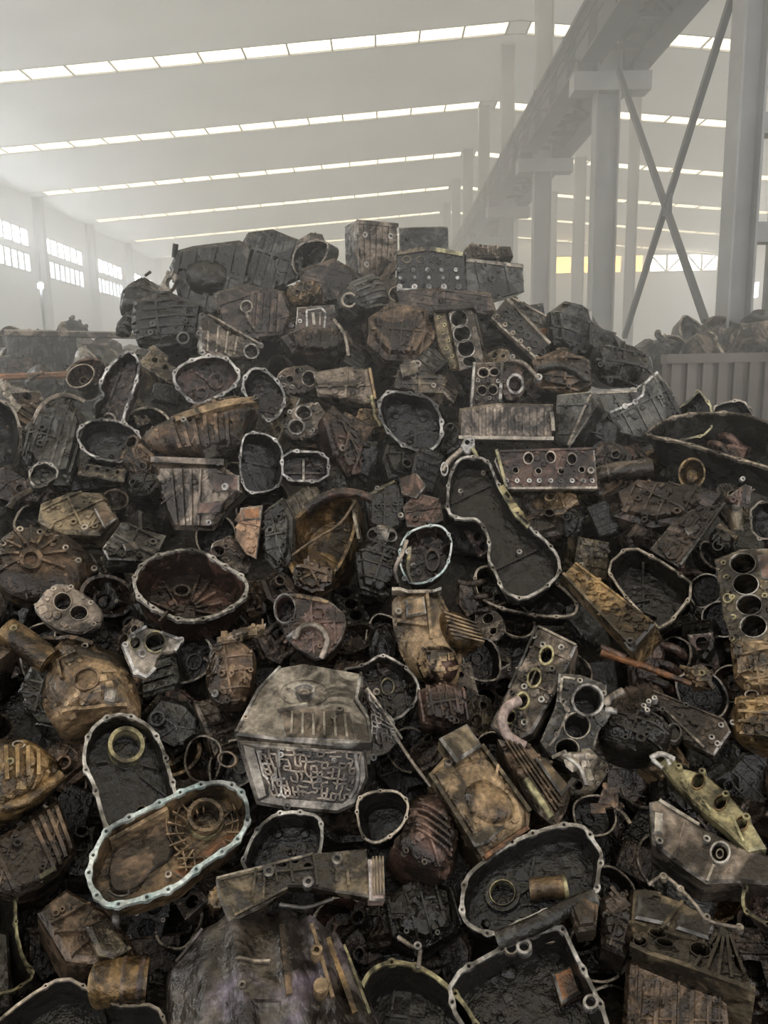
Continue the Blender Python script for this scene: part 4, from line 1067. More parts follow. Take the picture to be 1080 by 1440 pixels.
t.rib((934, 998), (990, 1052), 4, .01, 'machg', 'edge_flange'); t.rib((918, 972), (1018, 1013), 3, .01, 'dark', 'edge_flange')
t = Thing('intake_runner', 'bright chrome-like fork end above the golden manifold', 'fork', (922, 1064), 20, 0, .16)
t.tube([(915, 1066, 0), (930, 1060, .01), (948, 1068, .0)], 4, 'mach', 'fork_arm'); t.tube([(917, 1068, 0), (932, 1080, 0)], 3.5, 'mach', 'fork_arm'); t.tube([(936, 1062, 0), (942, 1076, 0)], 3, 'mach', 'fork_arm')
t = Thing('intake_manifold', 'golden intake manifold flange with three ports at lower right', 'manifold', (1000, 1122), 30, -14, .16)
t.block([(925, 1072), (942, 1058), (962, 1080), (990, 1086), (1022, 1114), (1052, 1148), (1078, 1192), (1052, 1196), (1018, 1164), (978, 1132), (944, 1098)], .05, [(982, 1100, 8, 10, 30), (1013, 1130, 8, 10, 30), (1043, 1159, 8, 10, 30)], 'machy', bev=.006, short='golden three-port manifold', lip=.006, lipk=1.25, lipmat='gold')
for p in ((988, 1087), (1021, 1119), (1050, 1151), (960, 1098), (990, 1130), (955, 1080)): t.boss(*p, 5, .012, 'machy')
for a, b in (((958, 1092), (966, 1112)), ((985, 1122), (1000, 1142)), ((1030, 1150), (1046, 1186))): t.rib(a, b, 4, .014, 'machy', n=3)
t = Thing('engine_block', 'light metal front cover block with a bright round seal at lower right', 'engine block', (985, 1190), 22, 6, .16)
t.block([(913, 1127), (927, 1124), (983, 1160), (1037, 1188), (1110, 1210), (1110, 1246), (1040, 1240), (993, 1242), (950, 1212), (917, 1185)], .16, [(1012, 1201, 11, 12)], 'alu', bev=.008, short='front cover block with round seal')
t.ring((1012, 1201, 12, 13), 1.3, .014); t.ring((1012, 1201, 4, 5), 1.6, .004, 'machg'); t.boss(927, 1186, 5, .02); t.boss(993, 1183, 5, .02); t.rib((927, 1126), (983, 1160), 6, .012, 'pale', 'edge_flange'); t.block([(918, 1138), (932, 1142), (932, 1172), (917, 1172)], .02, mat='pale', z0=.015, keep=False, name='pad'); t.rib((963, 1155), (948, 1208), 3, .012, 'alu'); t.rib((1003, 1218), (994, 1240), 4, .014, 'machg')
t = Thing('engine_block', 'large olive-grey engine lower block with slotted side at lower right', 'engine block', (965, 1315), 34, -6, .16)
t.block([(886, 1248), (908, 1246), (953, 1262), (1014, 1294), (1030, 1308), (1040, 1357), (1062, 1380), (1062, 1397), (973, 1368), (887, 1334), (882, 1296)], .2, [(900, 1326, 9, 6), (925, 1315, 12, 5, 15), (935, 1328, 12, 5, 15), (985, 1338, 14, 9, 20)], 'olive', bev=.01, short='olive lower block', lip=.008, lipk=1.25, lipmat='olive')
t.rib((886, 1334), (1062, 1396), 8, .02, 'olive', 'bottom_flange'); t.rib((884, 1298), (960, 1322), 5, .014, 'olive'); t.rib((960, 1270), (930, 1310), 5, .014, 'olive'); t.fan((1020, 1300), 20, 80, 235, 290, 5, 5, .016, 'olive'); t.block([(895, 1256), (950, 1272), (940, 1300), (892, 1290)], .02, mat='slate', z0=.012, keep=False, name='smooth_pad'); t.block([(955, 1280), (1005, 1300), (998, 1320), (950, 1304)], .02, mat='slate', z0=.012, keep=False, name='smooth_pad')
t = Thing('engine_block', 'soiled block side with rounded webs at the bottom right', 'engine block', (950, 1405), 8, -6, .1)
t.block([(880, 1345), (1020, 1392), (1030, 1500), (870, 1500)], .18, mat='brown', bev=.012, short='soiled block at the bottom right'); t.stripes((890, 1370), (1010, 1405), (885, 1450), (1010, 1460), 5, 7, .02, 'brown'); t.greeble(4, 3, 'olive')
t = Thing('gasket_strip', 'thin wavy grey gasket strip draped above the olive lower block', 'gasket', (975, 1265), 30, 0, .24)
t.tube([(912, 1244, 0), (933, 1232, .0), (957, 1250, 0), (980, 1275, 0), (993, 1292, 0), (1015, 1300, 0), (1042, 1305, 0)], 2.6, 'machg', 'strip'); t.bvh = None
for p in ((933, 1233), (957, 1251), (994, 1291), (1040, 1305)): t.boss(*p, 5, .006, 'machg', z=0)
t = Thing('gearbox_housing', 'small maroon-lined housing cut by the right edge near the bottom', 'housing', (1072, 1270), 16, -16, .16)
t.housing([(1042, 1258), (1050, 1238), (1068, 1237), (1110, 1246), (1110, 1315), (1063, 1294), (1043, 1278)], .1, 8, 9, mat='maroon', rimmat='machy', sm=1, short='maroon housing at the right edge')

# ---------------------------------------------------------------- middle band
t = Thing('lever_bracket', 'cluster of bright small levers at the head of the long timing cover', 'lever', (655, 626), 10, 0, .22)
t.block([(646, 632), (652, 616), (664, 612), (669, 626), (660, 642)], .03, [(657, 622, 3.4)], 'mach', sm=1, short='bright levers'); t.tube([(650, 632, .0), (632, 648, 0), (622, 662, 0)], 4, 'machg', 'lever_arm'); t.ring((625, 660, 4, 7), 1.5, .012); t.tube([(664, 630, 0), (674, 650, 0)], 3.5, 'machy', 'lever_arm'); t.boss(664, 620, 3.5, .012)
t = Thing('timing_cover', 'long boot-shaped black timing cover with bright rim right of centre', 'timing cover', (708, 745), 30, 2, .17)
t.housing([(650, 640), (687, 643), (702, 681), (721, 711), (747, 741), (769, 759), (787, 781), (790, 807), (765, 830), (735, 845), (706, 833), (696, 807), (684, 785), (688, 763), (673, 730), (647, 731), (627, 722), (629, 675), (638, 652)], .08, 7, 22, mat='black', taper=.97, sm=1, short='boot-shaped timing cover'); t.boss(730, 779, 4, .02); t.boss(648, 694, 4, .02); t.greeble(3, 1, 'black', 'machg')
t.block([(700, 684), (708, 680), (730, 712), (746, 735), (742, 742), (722, 722)], .02, [(713, 697, 4, 6), (733, 722, 3.5)], 'machy', z0=.012, keep=False, name='rail')
t = Thing('gearbox_housing', 'buried dark housing with its lower rim curving under the timing cover', 'housing', (735, 830), 26, 0, -.02)
t.housing([(666, 800), (690, 792), (760, 800), (815, 845), (810, 868), (760, 868), (700, 856), (668, 838)], .1, 6, 12, mat='black', rimmat='machg', short='housing under the timing cover')
t = Thing('oil_filter_housing', 'reddish flat plates overlapping above the teal-edged housing', 'plate', (596, 708), 26, -6, .12)
t.block([(566, 712), (585, 692), (618, 700), (624, 730), (600, 742), (572, 740)], .05, mat='maroon', short='reddish plates'); t.block([(560, 672), (585, 664), (600, 682), (585, 700), (565, 694)], .04, mat='maroon', z0=.02, keep=False, name='upper_plate'); t.boss(564, 726, 4, .012); t.greeble(2, 1, 'maroon')
t = Thing('gearbox_case', 'dark wedge-shaped casing with a pale bolted edge at the heap centre', 'gearbox case', (540, 706), 20, 6, .1)
t.block([(514, 700), (538, 682), (556, 676), (572, 690), (570, 735), (548, 748), (520, 738)], .12, mat='black', bev=.012, short='wedge-shaped casing'); t.rib((514, 699), (555, 677), 5, .014, 'machy', 'edge_flange'); t.boss(530, 688, 3.5, .014); t.boss(570, 690, 4, .014); t.greeble(4, 1, 'black')
t = Thing('bearing_bridge', 'small two-bearing bridge with bright rim at the heap centre', 'bearing', (538, 752), 14, 0, .18)
t.block([(514, 752), (522, 740), (552, 740), (560, 752), (554, 764), (520, 764)], .05, [(524, 752, 6.5), (551, 755, 6.5)], 'machg', sm=1, short='two-bearing bridge', lip=.006, lipk=1.25)
t = Thing('gearbox_case', 'black oily gearbox below the two-bearing bridge', 'gearbox case', (530, 800), 20, 4, .08)
t.dome([(498, 780), (530, 762), (560, 775), (562, 820), (540, 848), (505, 840)], .07, .15, 'black', .05, 14, short='black oily case at the centre'); t.greeble(6, 3, 'black', 'slate')
t = Thing('gearbox_housing', 'open housing with a teal sealant edge at the heap centre', 'housing', (602, 780), 18, 0, .14)
t.housing([(572, 748), (596, 738), (622, 737), (637, 757), (635, 780), (626, 804), (602, 820), (577, 823), (562, 800), (560, 770)], .11, 5, 9, mat='dark', rimmat='teal', short='teal-edged housing'); t.ring((608, 790, 8, 12), 1.4, .03, 'maroon'); t.greeble(4, 3, 'maroon', 'mach')
t = Thing('linkage', 'upright bright linkage in front of the teal-edged housing', 'linkage', (568, 798), 10, 0, .2)
t.tube([(560, 820, 0), (556, 800, .01), (566, 778, .01), (572, 760, 0)], 3, 'machg', 'rod'); t.tube([(576, 770, 0), (574, 800, .01), (578, 818, 0)], 3, 'machy', 'rod'); t.bvh = None
for p in ((562, 787), (569, 814), (574, 776)): t.boss(*p, 4, .012, 'mach', z=0)
t = Thing('bell_housing', 'large bell housing with orange-brown inside and fanned ribs at centre', 'bell housing', (455, 755), 24, -22, .13)
t.loft([(402, 752), (412, 728), (440, 706), (482, 690), (505, 700), (502, 740), (490, 776), (470, 812), (440, 826), (412, 812), (400, 782)], [(.82, -.2), (.96, -.1), (1, 0), (.9, .0), (.82, -.05), (.6, -.09), (.2, -.1)], 'gold', .012, short='orange bell housing', n=56)
t.tube([(404, 786, .0), (440, 760, .005), (478, 736, .005), (500, 704, .0)], 2.2, 'tan', 'rim_edge')
for k in range(5): t.rib((430 + k * 11, 776 - k * 11), (474 + k * 5, 806 - k * 17), 4, .012, 'gold')
t.tube([(432, 716, .02), (470, 694, .04), (510, 696, .04), (524, 706, .02)], 9, 'maroon', 'collar', r1=5); t.rib((496, 712), (506, 760), 5, .014, 'machg', 'edge_flange')
t = Thing('gearbox_case', 'dusty grey casing left of the orange bell housing', 'gearbox case', (392, 752), 18, -18, .1)
t.dome([(372, 722), (400, 700), (415, 730), (412, 790), (396, 812), (374, 790)], .06, .14, 'slate', .03, 16, short='dusty grey casing beside the bell'); t.greeble(6, 3, 'slate')
t = Thing('clutch_fork', 'pale brown knobbly casting below the orange bell housing', 'casting', (438, 812), 24, -8, .18)
t.dome([(412, 800), (440, 790), (470, 802), (468, 824), (440, 838), (414, 826)], .04, .08, 'brown', .03, 22, short='knobbly casting below the bell'); t.rib((418, 802), (462, 812), 6, .016, 'tan'); t.greeble(4, 2, 'brown')
t = Thing('cover_sheet', 'folded copper-tan sheet metal piece left of the orange bell housing', 'sheet', (350, 748), 14, -10, .16)
t.block([(338, 714), (369, 710), (366, 742), (360, 786), (346, 780), (330, 756)], .03, mat='copper', bev=.003, short='copper-tan sheet'); t.rib((340, 735), (366, 740), 3, .01, 'copper'); t.block([(340, 714), (368, 712), (366, 730), (342, 732)], .015, mat='rust', z0=.012, keep=False, name='folded_flap')
t = Thing('bell_housing', 'wide oval bell housing with bright bolted rim left of centre', 'bell housing', (267, 822), 46, 2, .17)
t.housing([(185, 813), (200, 789), (222, 778), (259, 770), (289, 774), (315, 793), (341, 807), (351, 822), (346, 841), (326, 856), (304, 867), (270, 875), (241, 870), (207, 852), (189, 835)], .12, 9, 16, mat='maroon', taper=.88, sm=2, short='wide oval bell housing', rimmat='mach')
t.ring((256, 838, 9, 6), 1.5, .03, 'maroon'); t.fan((262, 830), 12, 50, -10, 70, 5, 5, .016, 'brown'); t.fan((256, 838), 14, 50, 120, 230, 4, 4, .012, 'maroon')
t = Thing('gearbox_case', 'dark case with one bore behind the wide oval bell housing', 'gearbox case', (322, 776), 22, 10, .08)
t.block([(290, 764), (330, 752), (356, 776), (350, 810), (318, 796)], .1, [(306, 776, 9, 7)], 'dark', sm=1, short='dark case behind the oval housing', lip=.01, lipmat='dark'); t.greeble(3, 2, 'dark')
t = Thing('gearbox_cover', 'round brown gearbox cover with hub and radial ribs at the left edge', 'cover', (48, 790), 26, 6, .1)
t.dome([(-12, 790), (0, 756), (30, 740), (80, 744), (120, 770), (138, 800), (110, 840), (50, 850), (0, 830)], .05, .14, 'brown', .02, 10, smooth=True, short='round hubbed cover', n=60); t.ring((43, 790, 10, 9), 1.7, .03, 'brown'); t.fan((43, 790), 17, 50, -20, 200, 9, 4, .014, 'brown')
for p in ((28, 746), (80, 758), (92, 772), (110, 790), (132, 801), (4, 766), (56, 750)): t.boss(*p, 4.5, .014, 'machg')
t = Thing('water_pump', 'speckled grey flange with two dark round holes at far left', 'pump', (95, 856), 20, -6, .16)
t.block([(44, 856), (60, 836), (81, 816), (122, 836), (148, 860), (138, 888), (104, 892), (70, 880)], .08, [(88, 846, 12, 12), (111, 862, 12, 10)], 'alu', sm=1, short='two-hole speckled flange', lip=.004, lipk=1.12, lipmat='machg', hole_depth=.075)
for p in ((76, 828), (58, 856), (128, 848), (132, 878), (100, 826)): t.boss(*p, 3.6, .006, 'machg')
t = Thing('intake_manifold', 'large brown stained manifold with a side pipe at far left', 'manifold', (130, 965), 26, -4, .16)
t.dome([(62, 925), (90, 893), (133, 906), (175, 922), (192, 965), (202, 1008), (160, 1020), (133, 1014), (82, 1032), (56, 990), (66, 950)], .08, .2, 'tan', .025, 9, smooth=True, short='large brown manifold', n=60, p=3)
t.tube([(70, 930, .04), (40, 908, .05), (8, 886, .06)], 19, 'gold', 'side_pipe', 18); t.stub((122, 956), 17, .012, 'brown', .84); t.rib((62, 900), (132, 914), 7, .025, 'brown', 'edge_flange'); t.block([(148, 966), (164, 968), (160, 986), (146, 984)], .04, mat='pale', z0=.1, keep=False, name='bright_pad'); t.rib((90, 1010), (180, 1000), 6, .016, 'brown'); t.rib((84, 940), (90, 968), 4, .012, 'brown'); t.boss(25, 900, 5, .08, 'machy', z=.02); t.boss(120, 912, 5, .02, 'machg')
t = Thing('casting_lump', 'slate grey lumpy casting at the left below the side pipe', 'casting', (55, 985), 16, -10, .1)
t.dome([(26, 975), (45, 938), (72, 950), (82, 1000), (92, 1040), (60, 1036), (40, 1008)], .08, .15, 'slate', .05, 14, short='slate lumpy casting'); t.greeble(6, 3, 'slate')
t = Thing('bracket', 'bright machined bracket with a round bore below the oval bell housing', 'bracket', (212, 917), 14, 4, .2)
t.block([(172, 907), (186, 891), (207, 880), (257, 900), (248, 917), (225, 920), (219, 940), (207, 954), (190, 947), (177, 930)], .035, [(218, 903, 13.5), (190, 905, 7, 8)], 'machg', sm=1, short='bright bored bracket', lip=.008, lipk=1.25, lipmat='machy', hole_depth=.034)
t.ring((200, 920, 3.5), 1.9, .012); 
for a, b in (((174, 908), (189, 944)), ((189, 945), (207, 953)), ((207, 952), (218, 940)), ((187, 892), (206, 882)), ((226, 890), (255, 901)), ((254, 902), (246, 916))): t.rib(a, b, 5, .012, 'mach', 'edge_flange', n=2)
for p in ((176, 908), (186, 895), (191, 946), (254, 901)): t.boss(*p, 4.5, .014)
t = Thing('gear_case', 'brown cylindrical gear case left of the valve body case', 'gear case', (322, 950), 14, -8, .12)
t.loft([(290, 930), (300, 905), (340, 900), (362, 920), (358, 970), (345, 1000), (305, 1000), (288, 970)], [(.85, -.15), (1, 0), (.9, .04), (.6, .06), (.3, .065)], 'brown', .02, 14, short='brown cylindrical gear case'); t.greeble(6, 4, 'brown'); t.boss(304, 978, 5, .03)
t = Thing('rocker_bar', 'pinkish flat bar with a tan edge above the gear case', 'bar', (338, 893), 24, -8, .22)
t.block([(304, 896), (340, 882), (374, 876), (372, 884), (340, 896), (306, 912)], .03, mat='tan', bev=.003, short='pinkish flat bar'); t.rib((306, 904), (340, 890), 4, .006, 'hose', 'sleeve', n=3); t.boss(330, 898, 3.5, .01, 'machg')
t = Thing('thermostat_housing', 'small housing with a bright looped rim just above centre bottom', 'housing', (432, 876), 16, -6, .18)
t.block([(384, 852), (394, 836), (420, 833), (462, 842), (490, 868), (478, 905), (450, 932), (425, 920), (405, 900), (392, 880)], .11, [(401, 857, 14, 19)], 'maroon', sm=1, short='looped-rim housing', lip=.012, lipk=1.18, hole_depth=.09); t.tube([(414, 898, .02), (424, 882, .03), (446, 880, .03), (460, 900, .02), (452, 926, .01)], 4.5, 'machg', 'looped_rim'); t.rib((410, 838), (462, 848), 5, .014, 'tan', 'edge_flange'); t.rib((404, 900), (416, 890), 7, .02, 'mach', 'lug', n=2); t.greeble(4, 2, 'brown')
t = Thing('gearbox_case', 'tan gearbox case with a fan-ribbed shoulder at centre right', 'gearbox case', (604, 890), 18, 6, .17)
t.block([(551, 830), (620, 828), (630, 852), (650, 880), (652, 925), (640, 975), (594, 958), (566, 926), (552, 874)], .17, mat='tan', bev=.03, taper=.85, short='tan fan-ribbed case', sm=1); t.rib((551, 831), (620, 830), 6, .02, 'machg', 'top_flange')
t.dome([(618, 858), (650, 862), (686, 893), (664, 918), (636, 916), (618, 886)], .05, .1, 'gold', .01, 18, smooth=True, name='fan_shoulder', keep=False); t.bvh = None
for k in range(6): t.rib((622 + k * 2, 868 + k * 6), (668 + k * 2, 884 + k * 5), 3, .055, 'gold', z=0, n=3)
t.dome([(582, 930), (600, 908), (632, 908), (648, 935), (636, 962), (600, 962)], .07, .05, 'maroon', .012, 16, smooth=True, name='round_boss', keep=False); t.block([(570, 842), (596, 838), (600, 862), (572, 868)], .03, mat='tan', z0=.03, keep=False, name='square_pad')
t.rib((558, 875), (600, 880), 6, .02, 'tan', z=0); t.rib((600, 835), (606, 900), 5, .02, 'tan', z=0); t.boss(560, 862, 5, .02, 'machg', z=0)
t = Thing('gasket_cover', 'housing with a thin zigzag bright rim right of the valve body case', 'housing', (540, 972), 18, 2, .14)
t.housing([(478, 940), (510, 935), (537, 917), (567, 933), (584, 950), (591, 966), (585, 990), (560, 1014), (530, 1012), (500, 990)], .09, 6, 10, mat='dark', sm=1, short='zigzag-rimmed housing'); t.ring((545, 968, 8, 10), 1.3, .02, 'machy'); t.greeble(4, 3, 'dark', 'machg')
t = Thing('gearbox_case', 'maroon-brown casing below the tan fan-ribbed case', 'gearbox case', (618, 1000), 16, 6, .1)
t.dome([(585, 975), (620, 955), (655, 970), (662, 1015), (630, 1030), (590, 1020)], .06, .14, 'maroon', .05, 14, short='maroon casing below the tan case'); t.greeble(7, 3, 'maroon')

# ---------------------------------------------------------------- foreground
t = Thing('valve_body_case', 'silver transmission case with maze-like valve channels at centre front', 'transmission case', (428, 1085), 4, -4, .24)
t.block([(332, 1040), (420, 1047), (514, 1053), (518, 1093), (502, 1132), (474, 1144), (400, 1138), (360, 1131), (346, 1087)], .12, mat='pale', bev=.008, taper=.98, short='silver maze case', sm=0)
t.block([(352, 1050), (508, 1058), (503, 1112), (482, 1130), (388, 1122), (366, 1096)], .012, mat='dark', z0=.004, keep=False, name='channel_floor', bev=.003)
t.channels([(362, 1053), (506, 1060), (490, 1126), (384, 1118)], 17, 9, .014, 2.6, 'machg', z=.004)
t.channels([(362, 1056), (400, 1056), (402, 1118), (376, 1112)], 5, 3, .018, 3, 'mach', z=.004, drop=.5)
t.block([(338, 1044), (360, 1050), (378, 1120), (362, 1128), (350, 1090)], .02, mat='pale', z0=.012, keep=False, name='side_rail', bev=.006)
t.boss(396, 1062, 4, .02, 'mach', z=.004); t.boss(470, 1070, 4, .02, 'mach', z=.004); t.boss(450, 1098, 3.5, .02, 'mach', z=.004); t.tube([(500, 1060, .02), (503, 1100, .02), (492, 1122, .02)], 3.4, 'mach', 'spool')
t.ring((320, 1068, 11, 9, 20), 1.35, .012, 'tan', z=-.03, name='side_eye'); t.boss(404, 1135, 5, .01, 'dark')
# its sloping upper housing
t2 = Thing('valve_body_case', None, None, (428, 1000), 44, -3, .25); bpy.data.objects.remove(t2.root); t2.root = link('upper_case', None, t.root)
t2.root.matrix_parent_inverse = Matrix.Identity(4); t2.root.matrix_local = t.root.matrix_world.inverted() @ Matrix(((t2.X.x, t2.Yv.x, t2.N.x, t2.O.x), (t2.X.y, t2.Yv.y, t2.N.y, t2.O.y), (t2.X.z, t2.Yv.z, t2.N.z, t2.O.z), (0, 0, 0, 1)))
t2.block([(331, 1032), (340, 1010), (363, 970), (393, 938), (427, 932), (507, 946), (511, 960), (500, 986), (517, 1010), (523, 1046), (480, 1048), (400, 1040)], .09, mat='pale', bev=.006, taper=.97)
t2.block([(390, 1000), (430, 994), (492, 1000), (500, 1042), (402, 1038)], .01, mat='alu', z0=.003, keep=False, name='shallow_pocket', bev=.004)
t2.stripes((404, 1004), (492, 1006), (402, 1036), (496, 1040), 6, 4, .01, 'pale', z=.003); t2.rib((390, 1000), (432, 994), 5, .012, 'pale', z=.003)
t2.ring((428, 975, 12, 7), 1.3, .018, 'mach', name='plug_ring'); t2.ring((428, 975, 5, 3), 1.5, .006, 'machg', name='plug_ring')
t2.ring((428, 975, 34, 18), 1.05, .004, 'pale', name='cast_circle')
for a, b in (((508, 948), (501, 985)), ((501, 985), (517, 1010)), ((517, 1010), (522, 1044)), ((522, 1045), (470, 1046)), ((332, 1030), (364, 970)), ((364, 970), (394, 938))): t2.rib(a, b, 5, .01, 'mach', 'edge_flange', n=2)
t2.boss(478, 1000, 6, .012, 'pale'); t2.boss(470, 1012, 4, .012, 'pale'); t2.boss(346, 1012, 4, .012, 'machg')

t = Thing('valve_body_plate', 'thin valve plate with fine maze pattern standing behind the silver case', 'valve plate', (540, 1020), 8, 24, .16)
t.block([(515, 968), (536, 990), (553, 1013), (564, 1040), (545, 1060), (520, 1068), (526, 1020)], .03, mat='alu', short='fine maze plate', bev=.003); t.channels([(518, 976), (552, 1014), (558, 1042), (524, 1060)], 5, 9, .008, 2, 'mach', drop=.35); t.rib((515, 968), (564, 1040), 4, .012, 'machg', 'edge_flange'); t.boss(523, 1066, 5, .015, 'mach')
t = Thing('steel_rod', 'long thin steel rod slanting down beside the fine maze plate', 'rod', (585, 1072), 20, 10, .2)
t.tube([(556, 1036, 0), (582, 1075, .0), (606, 1106, 0)], 2.6, 'machg', 'rod'); t.tube([(554, 1034, 0), (560, 1044, 0)], 4, 'mach', 'rod_eye')
t = Thing('chain_case', 'dark chain case with arched silver rim and one big bearing at left', 'chain case', (180, 1082), 20, 6, .2)
t.housing([(115, 1077), (117, 1047), (127, 1023), (147, 1007), (170, 1001), (193, 1008), (213, 1020), (230, 1047), (240, 1083), (249, 1113), (256, 1160), (200, 1185), (152, 1178), (140, 1143), (130, 1103)], .09, 9, 15, mat='black', sm=2, short='arched chain case', holes=[(176, 1056, 20, 20)], taper=.95, hole_depth=.16); t.ring((177, 1054, 20, 20), 1.32, .04, 'machy'); t.rib((204, 1064), (236, 1072), 3, .012, 'slate'); t.rib((200, 1080), (236, 1108), 3, .012, 'slate'); t.rib((136, 1060), (152, 1058), 4, .014, 'slate'); t.boss(200, 1040, 5, .02, 'machg')
t = Thing('transfer_case', 'long oval transfer case half with teal-stained rim in the lower left', 'transfer case', (236, 1186), 26, 0, .28)
t.housing([(122, 1243), (122, 1222), (130, 1197), (140, 1177), (153, 1160), (193, 1141), (230, 1123), (270, 1103), (310, 1095), (334, 1104), (348, 1120), (352, 1145), (349, 1162), (333, 1187), (297, 1210), (277, 1224), (253, 1247), (203, 1266), (163, 1275), (146, 1275), (131, 1258)], .085, 11, 21, mat='olive', inmat='tan', rimmat='teal', sm=2, short='teal-rimmed transfer case', holes=[(288, 1158, 19, 18)], taper=.95, hole_depth=.16)
z = t.fz; t.ring((289, 1157, 20, 19), 1.3, .045, 'tan'); t.ring((289, 1157, 25, 24), 1.08, .02, 'machy')
t.fan((289, 1157), 30, 56, 95, 235, 9, 2.6, .022, 'olive', z=z); t.fan((289, 1157), 30, 50, -20, 40, 4, 2.6, .022, 'olive', z=z)
for rr in (42, 55): t.tube([(289 + rr * math.cos(R(q)), 1157 - rr * math.sin(R(q)), z + .014) for q in range(95, 240, 16)], 1.5, 'tan', 'cast_web', 6)
for rr in (38, 46): t.tube([(289 + rr * math.cos(R(q)), 1157 - rr * math.sin(R(q)), z + .014) for q in range(-25, 45, 12)], 1.5, 'tan', 'cast_web', 6)
for a, b in (((256, 1180), (262, 1212)), ((272, 1186), (275, 1212)), ((288, 1190), (286, 1208)), ((248, 1194), (298, 1192)), ((250, 1207), (286, 1205))): t.rib(a, b, 2.6, .022, 'olive', z=z, n=3)
t.block([(240, 1225), (262, 1215), (305, 1178), (335, 1168), (330, 1186), (262, 1238)], .01, mat='rust', z0=z + .008, keep=False, name='rusty_web', bev=.003); t.block([(150, 1220), (165, 1180), (230, 1145), (246, 1160), (244, 1205), (210, 1225), (190, 1255), (155, 1255)], .01, mat='brown', z0=z + .012, keep=False, name='raised_floor', bev=.006, sm=1); t.boss(237, 1234, 5, .02, 'machg', z=z + .01); t.tube([(150, 1252, -.04), (165, 1260, -.04), (180, 1258, -.04), (181, 1252, -.04)], 1.8, 'mach', 'wire')
t.stub((200, 1150), 9, .04, 'olive', z=z); t.rib((153, 1175), (235, 1130), 8, .05, 'olive', z=z, n=3)
t = Thing('oil_pump', 'golden brown ribbed pump body at the left edge', 'pump', (38, 1095), 18, 6, .2)
t.dome([(-20, 1050), (0, 1042), (30, 1036), (58, 1050), (84, 1072), (90, 1090), (70, 1116), (20, 1148), (-20, 1155)], .06, .15, 'gold', .02, 12, smooth=True, short='golden pump body', p=3); t.stripes((0, 1056), (60, 1062), (2, 1110), (60, 1098), 4, 6, .016, 'gold'); t.tube([(0, 1136, .02), (40, 1124, .04), (86, 1090, .03)], 9, 'gold', 'collar'); t.ring((26, 1049, 7, 4), 1.5, .014, 'machg'); t.boss(14, 1073, 5, .016, 'machy')
t = Thing('gearbox_case', 'brown gearbox end with bright parallel ribs at the left edge', 'gearbox case', (50, 1188), 20, 4, .18)
t.block([(-20, 1180), (30, 1157), (82, 1120), (108, 1190), (82, 1228), (56, 1246), (26, 1258), (-20, 1246)], .17, mat='brown', bev=.02, short='parallel-ribbed gearbox end'); t.stripes((40, 1160), (84, 1132), (74, 1232), (104, 1190), 4, 6, .02, 'tan'); t.boss(25, 1188, 6, .02, 'dark'); t.rib((-6, 1196), (20, 1250), 6, .014, 'brown'); t.rib((56, 1236), (78, 1222), 8, .02, 'machy', 'edge_flange', n=2); t.greeble(3, 2, 'brown')
t = Thing('gearbox_case', 'stepped brown gearbox box below the teal-rimmed transfer case', 'gearbox case', (122, 1300), 28, 8, .18)
t.block([(52, 1281), (93, 1247), (147, 1277), (180, 1313), (198, 1347), (147, 1355), (93, 1348)], .16, mat='brown', bev=.012, short='stepped brown box'); t.block([(120, 1300), (152, 1288), (186, 1330), (160, 1346), (138, 1340)], .05, mat='olive', z0=.045, keep=False, name='upper_step', bev=.01); t.rib((72, 1300), (128, 1270), 4, .012, 'brown'); t.rib((100, 1345), (130, 1320), 4, .014, 'brown'); t.boss(162, 1304, 5, .06, 'mach', z=0); t.greeble(2, 2, 'brown')
t = Thing('starter_can', 'golden brown ribbed can lying under the stepped brown box', 'can', (168, 1382), 10, -6, .16)
t.tube([(140, 1385, 0), (170, 1380, .02), (208, 1378, .02)], 30, 'gold', 'can', 22); t.tube([(172, 1380, .02), (178, 1379.5, .02)], 31.5, 'brown', 'band', 22); t.tube([(196, 1378, .02), (203, 1378, .02)], 32, 'maroon', 'band', 22); HERO.append(([(138, 1352), (208, 1350), (208, 1410), (138, 1414)], 'golden ribbed can', .1))
t = Thing('gearbox_housing', 'pale thin curved rim running down the left edge', 'housing', (-15, 1310), 14, 30, .16)
t.housing([(-70, 1240), (-20, 1222), (10, 1240), (24, 1262), (24, 1305), (34, 1347), (54, 1372), (10, 1400), (-60, 1400)], .12, 6, 10, mat='black', rimmat='machy', sm=1, short='curved rim at the left edge'); t.block([(-30, 1300), (14, 1310), (20, 1420), (-30, 1430)], .1, mat='slate', z0=-.02, keep=False, name='inner_block', bev=.01)
t = Thing('gearbox_housing', 'dark housing with a zigzag bolted rim in the bottom left corner', 'housing', (105, 1430), 18, 0, .22)
t.housing([(-20, 1448), (33, 1403), (90, 1369), (133, 1393), (170, 1414), (221, 1409), (240, 1450), (220, 1530), (0, 1530)], .12, 7, 13, mat='black', rimmat='machg', sm=1, short='zigzag rim in the bottom left corner'); t.greeble(3, 1, 'dark')
t = Thing('bell_housing', 'big faceted purple-grey bell housing at the bottom edge', 'bell housing', (385, 1385), 26, -6, .24)
prof = [(.9, -.2), (1, -.03), (1, 0), (.97, .02), (.93, .034)] + [(q, .034 + .075 * (1 - (q / .93) ** 1.6)) for q in (.86, .79, .72, .65, .58, .51, .44, .37, .3, .22, .14)]
t.loft([(234, 1372), (278, 1316), (324, 1292), (365, 1285), (425, 1298), (470, 1313), (508, 1377), (545, 1470), (530, 1560), (235, 1560)], prof, 'purple', .006, 8, sm=0, n=120, angle=34, short='faceted purple-grey bell housing',
       bumps=[((330, 1296), (352, 1480), 16, .03), ((300, 1330), (290, 1480), 20, .018), ((402, 1300), (424, 1480), 14, .035), ((440, 1310), (476, 1480), 12, .045), ((474, 1330), (514, 1480), 9, .035)])
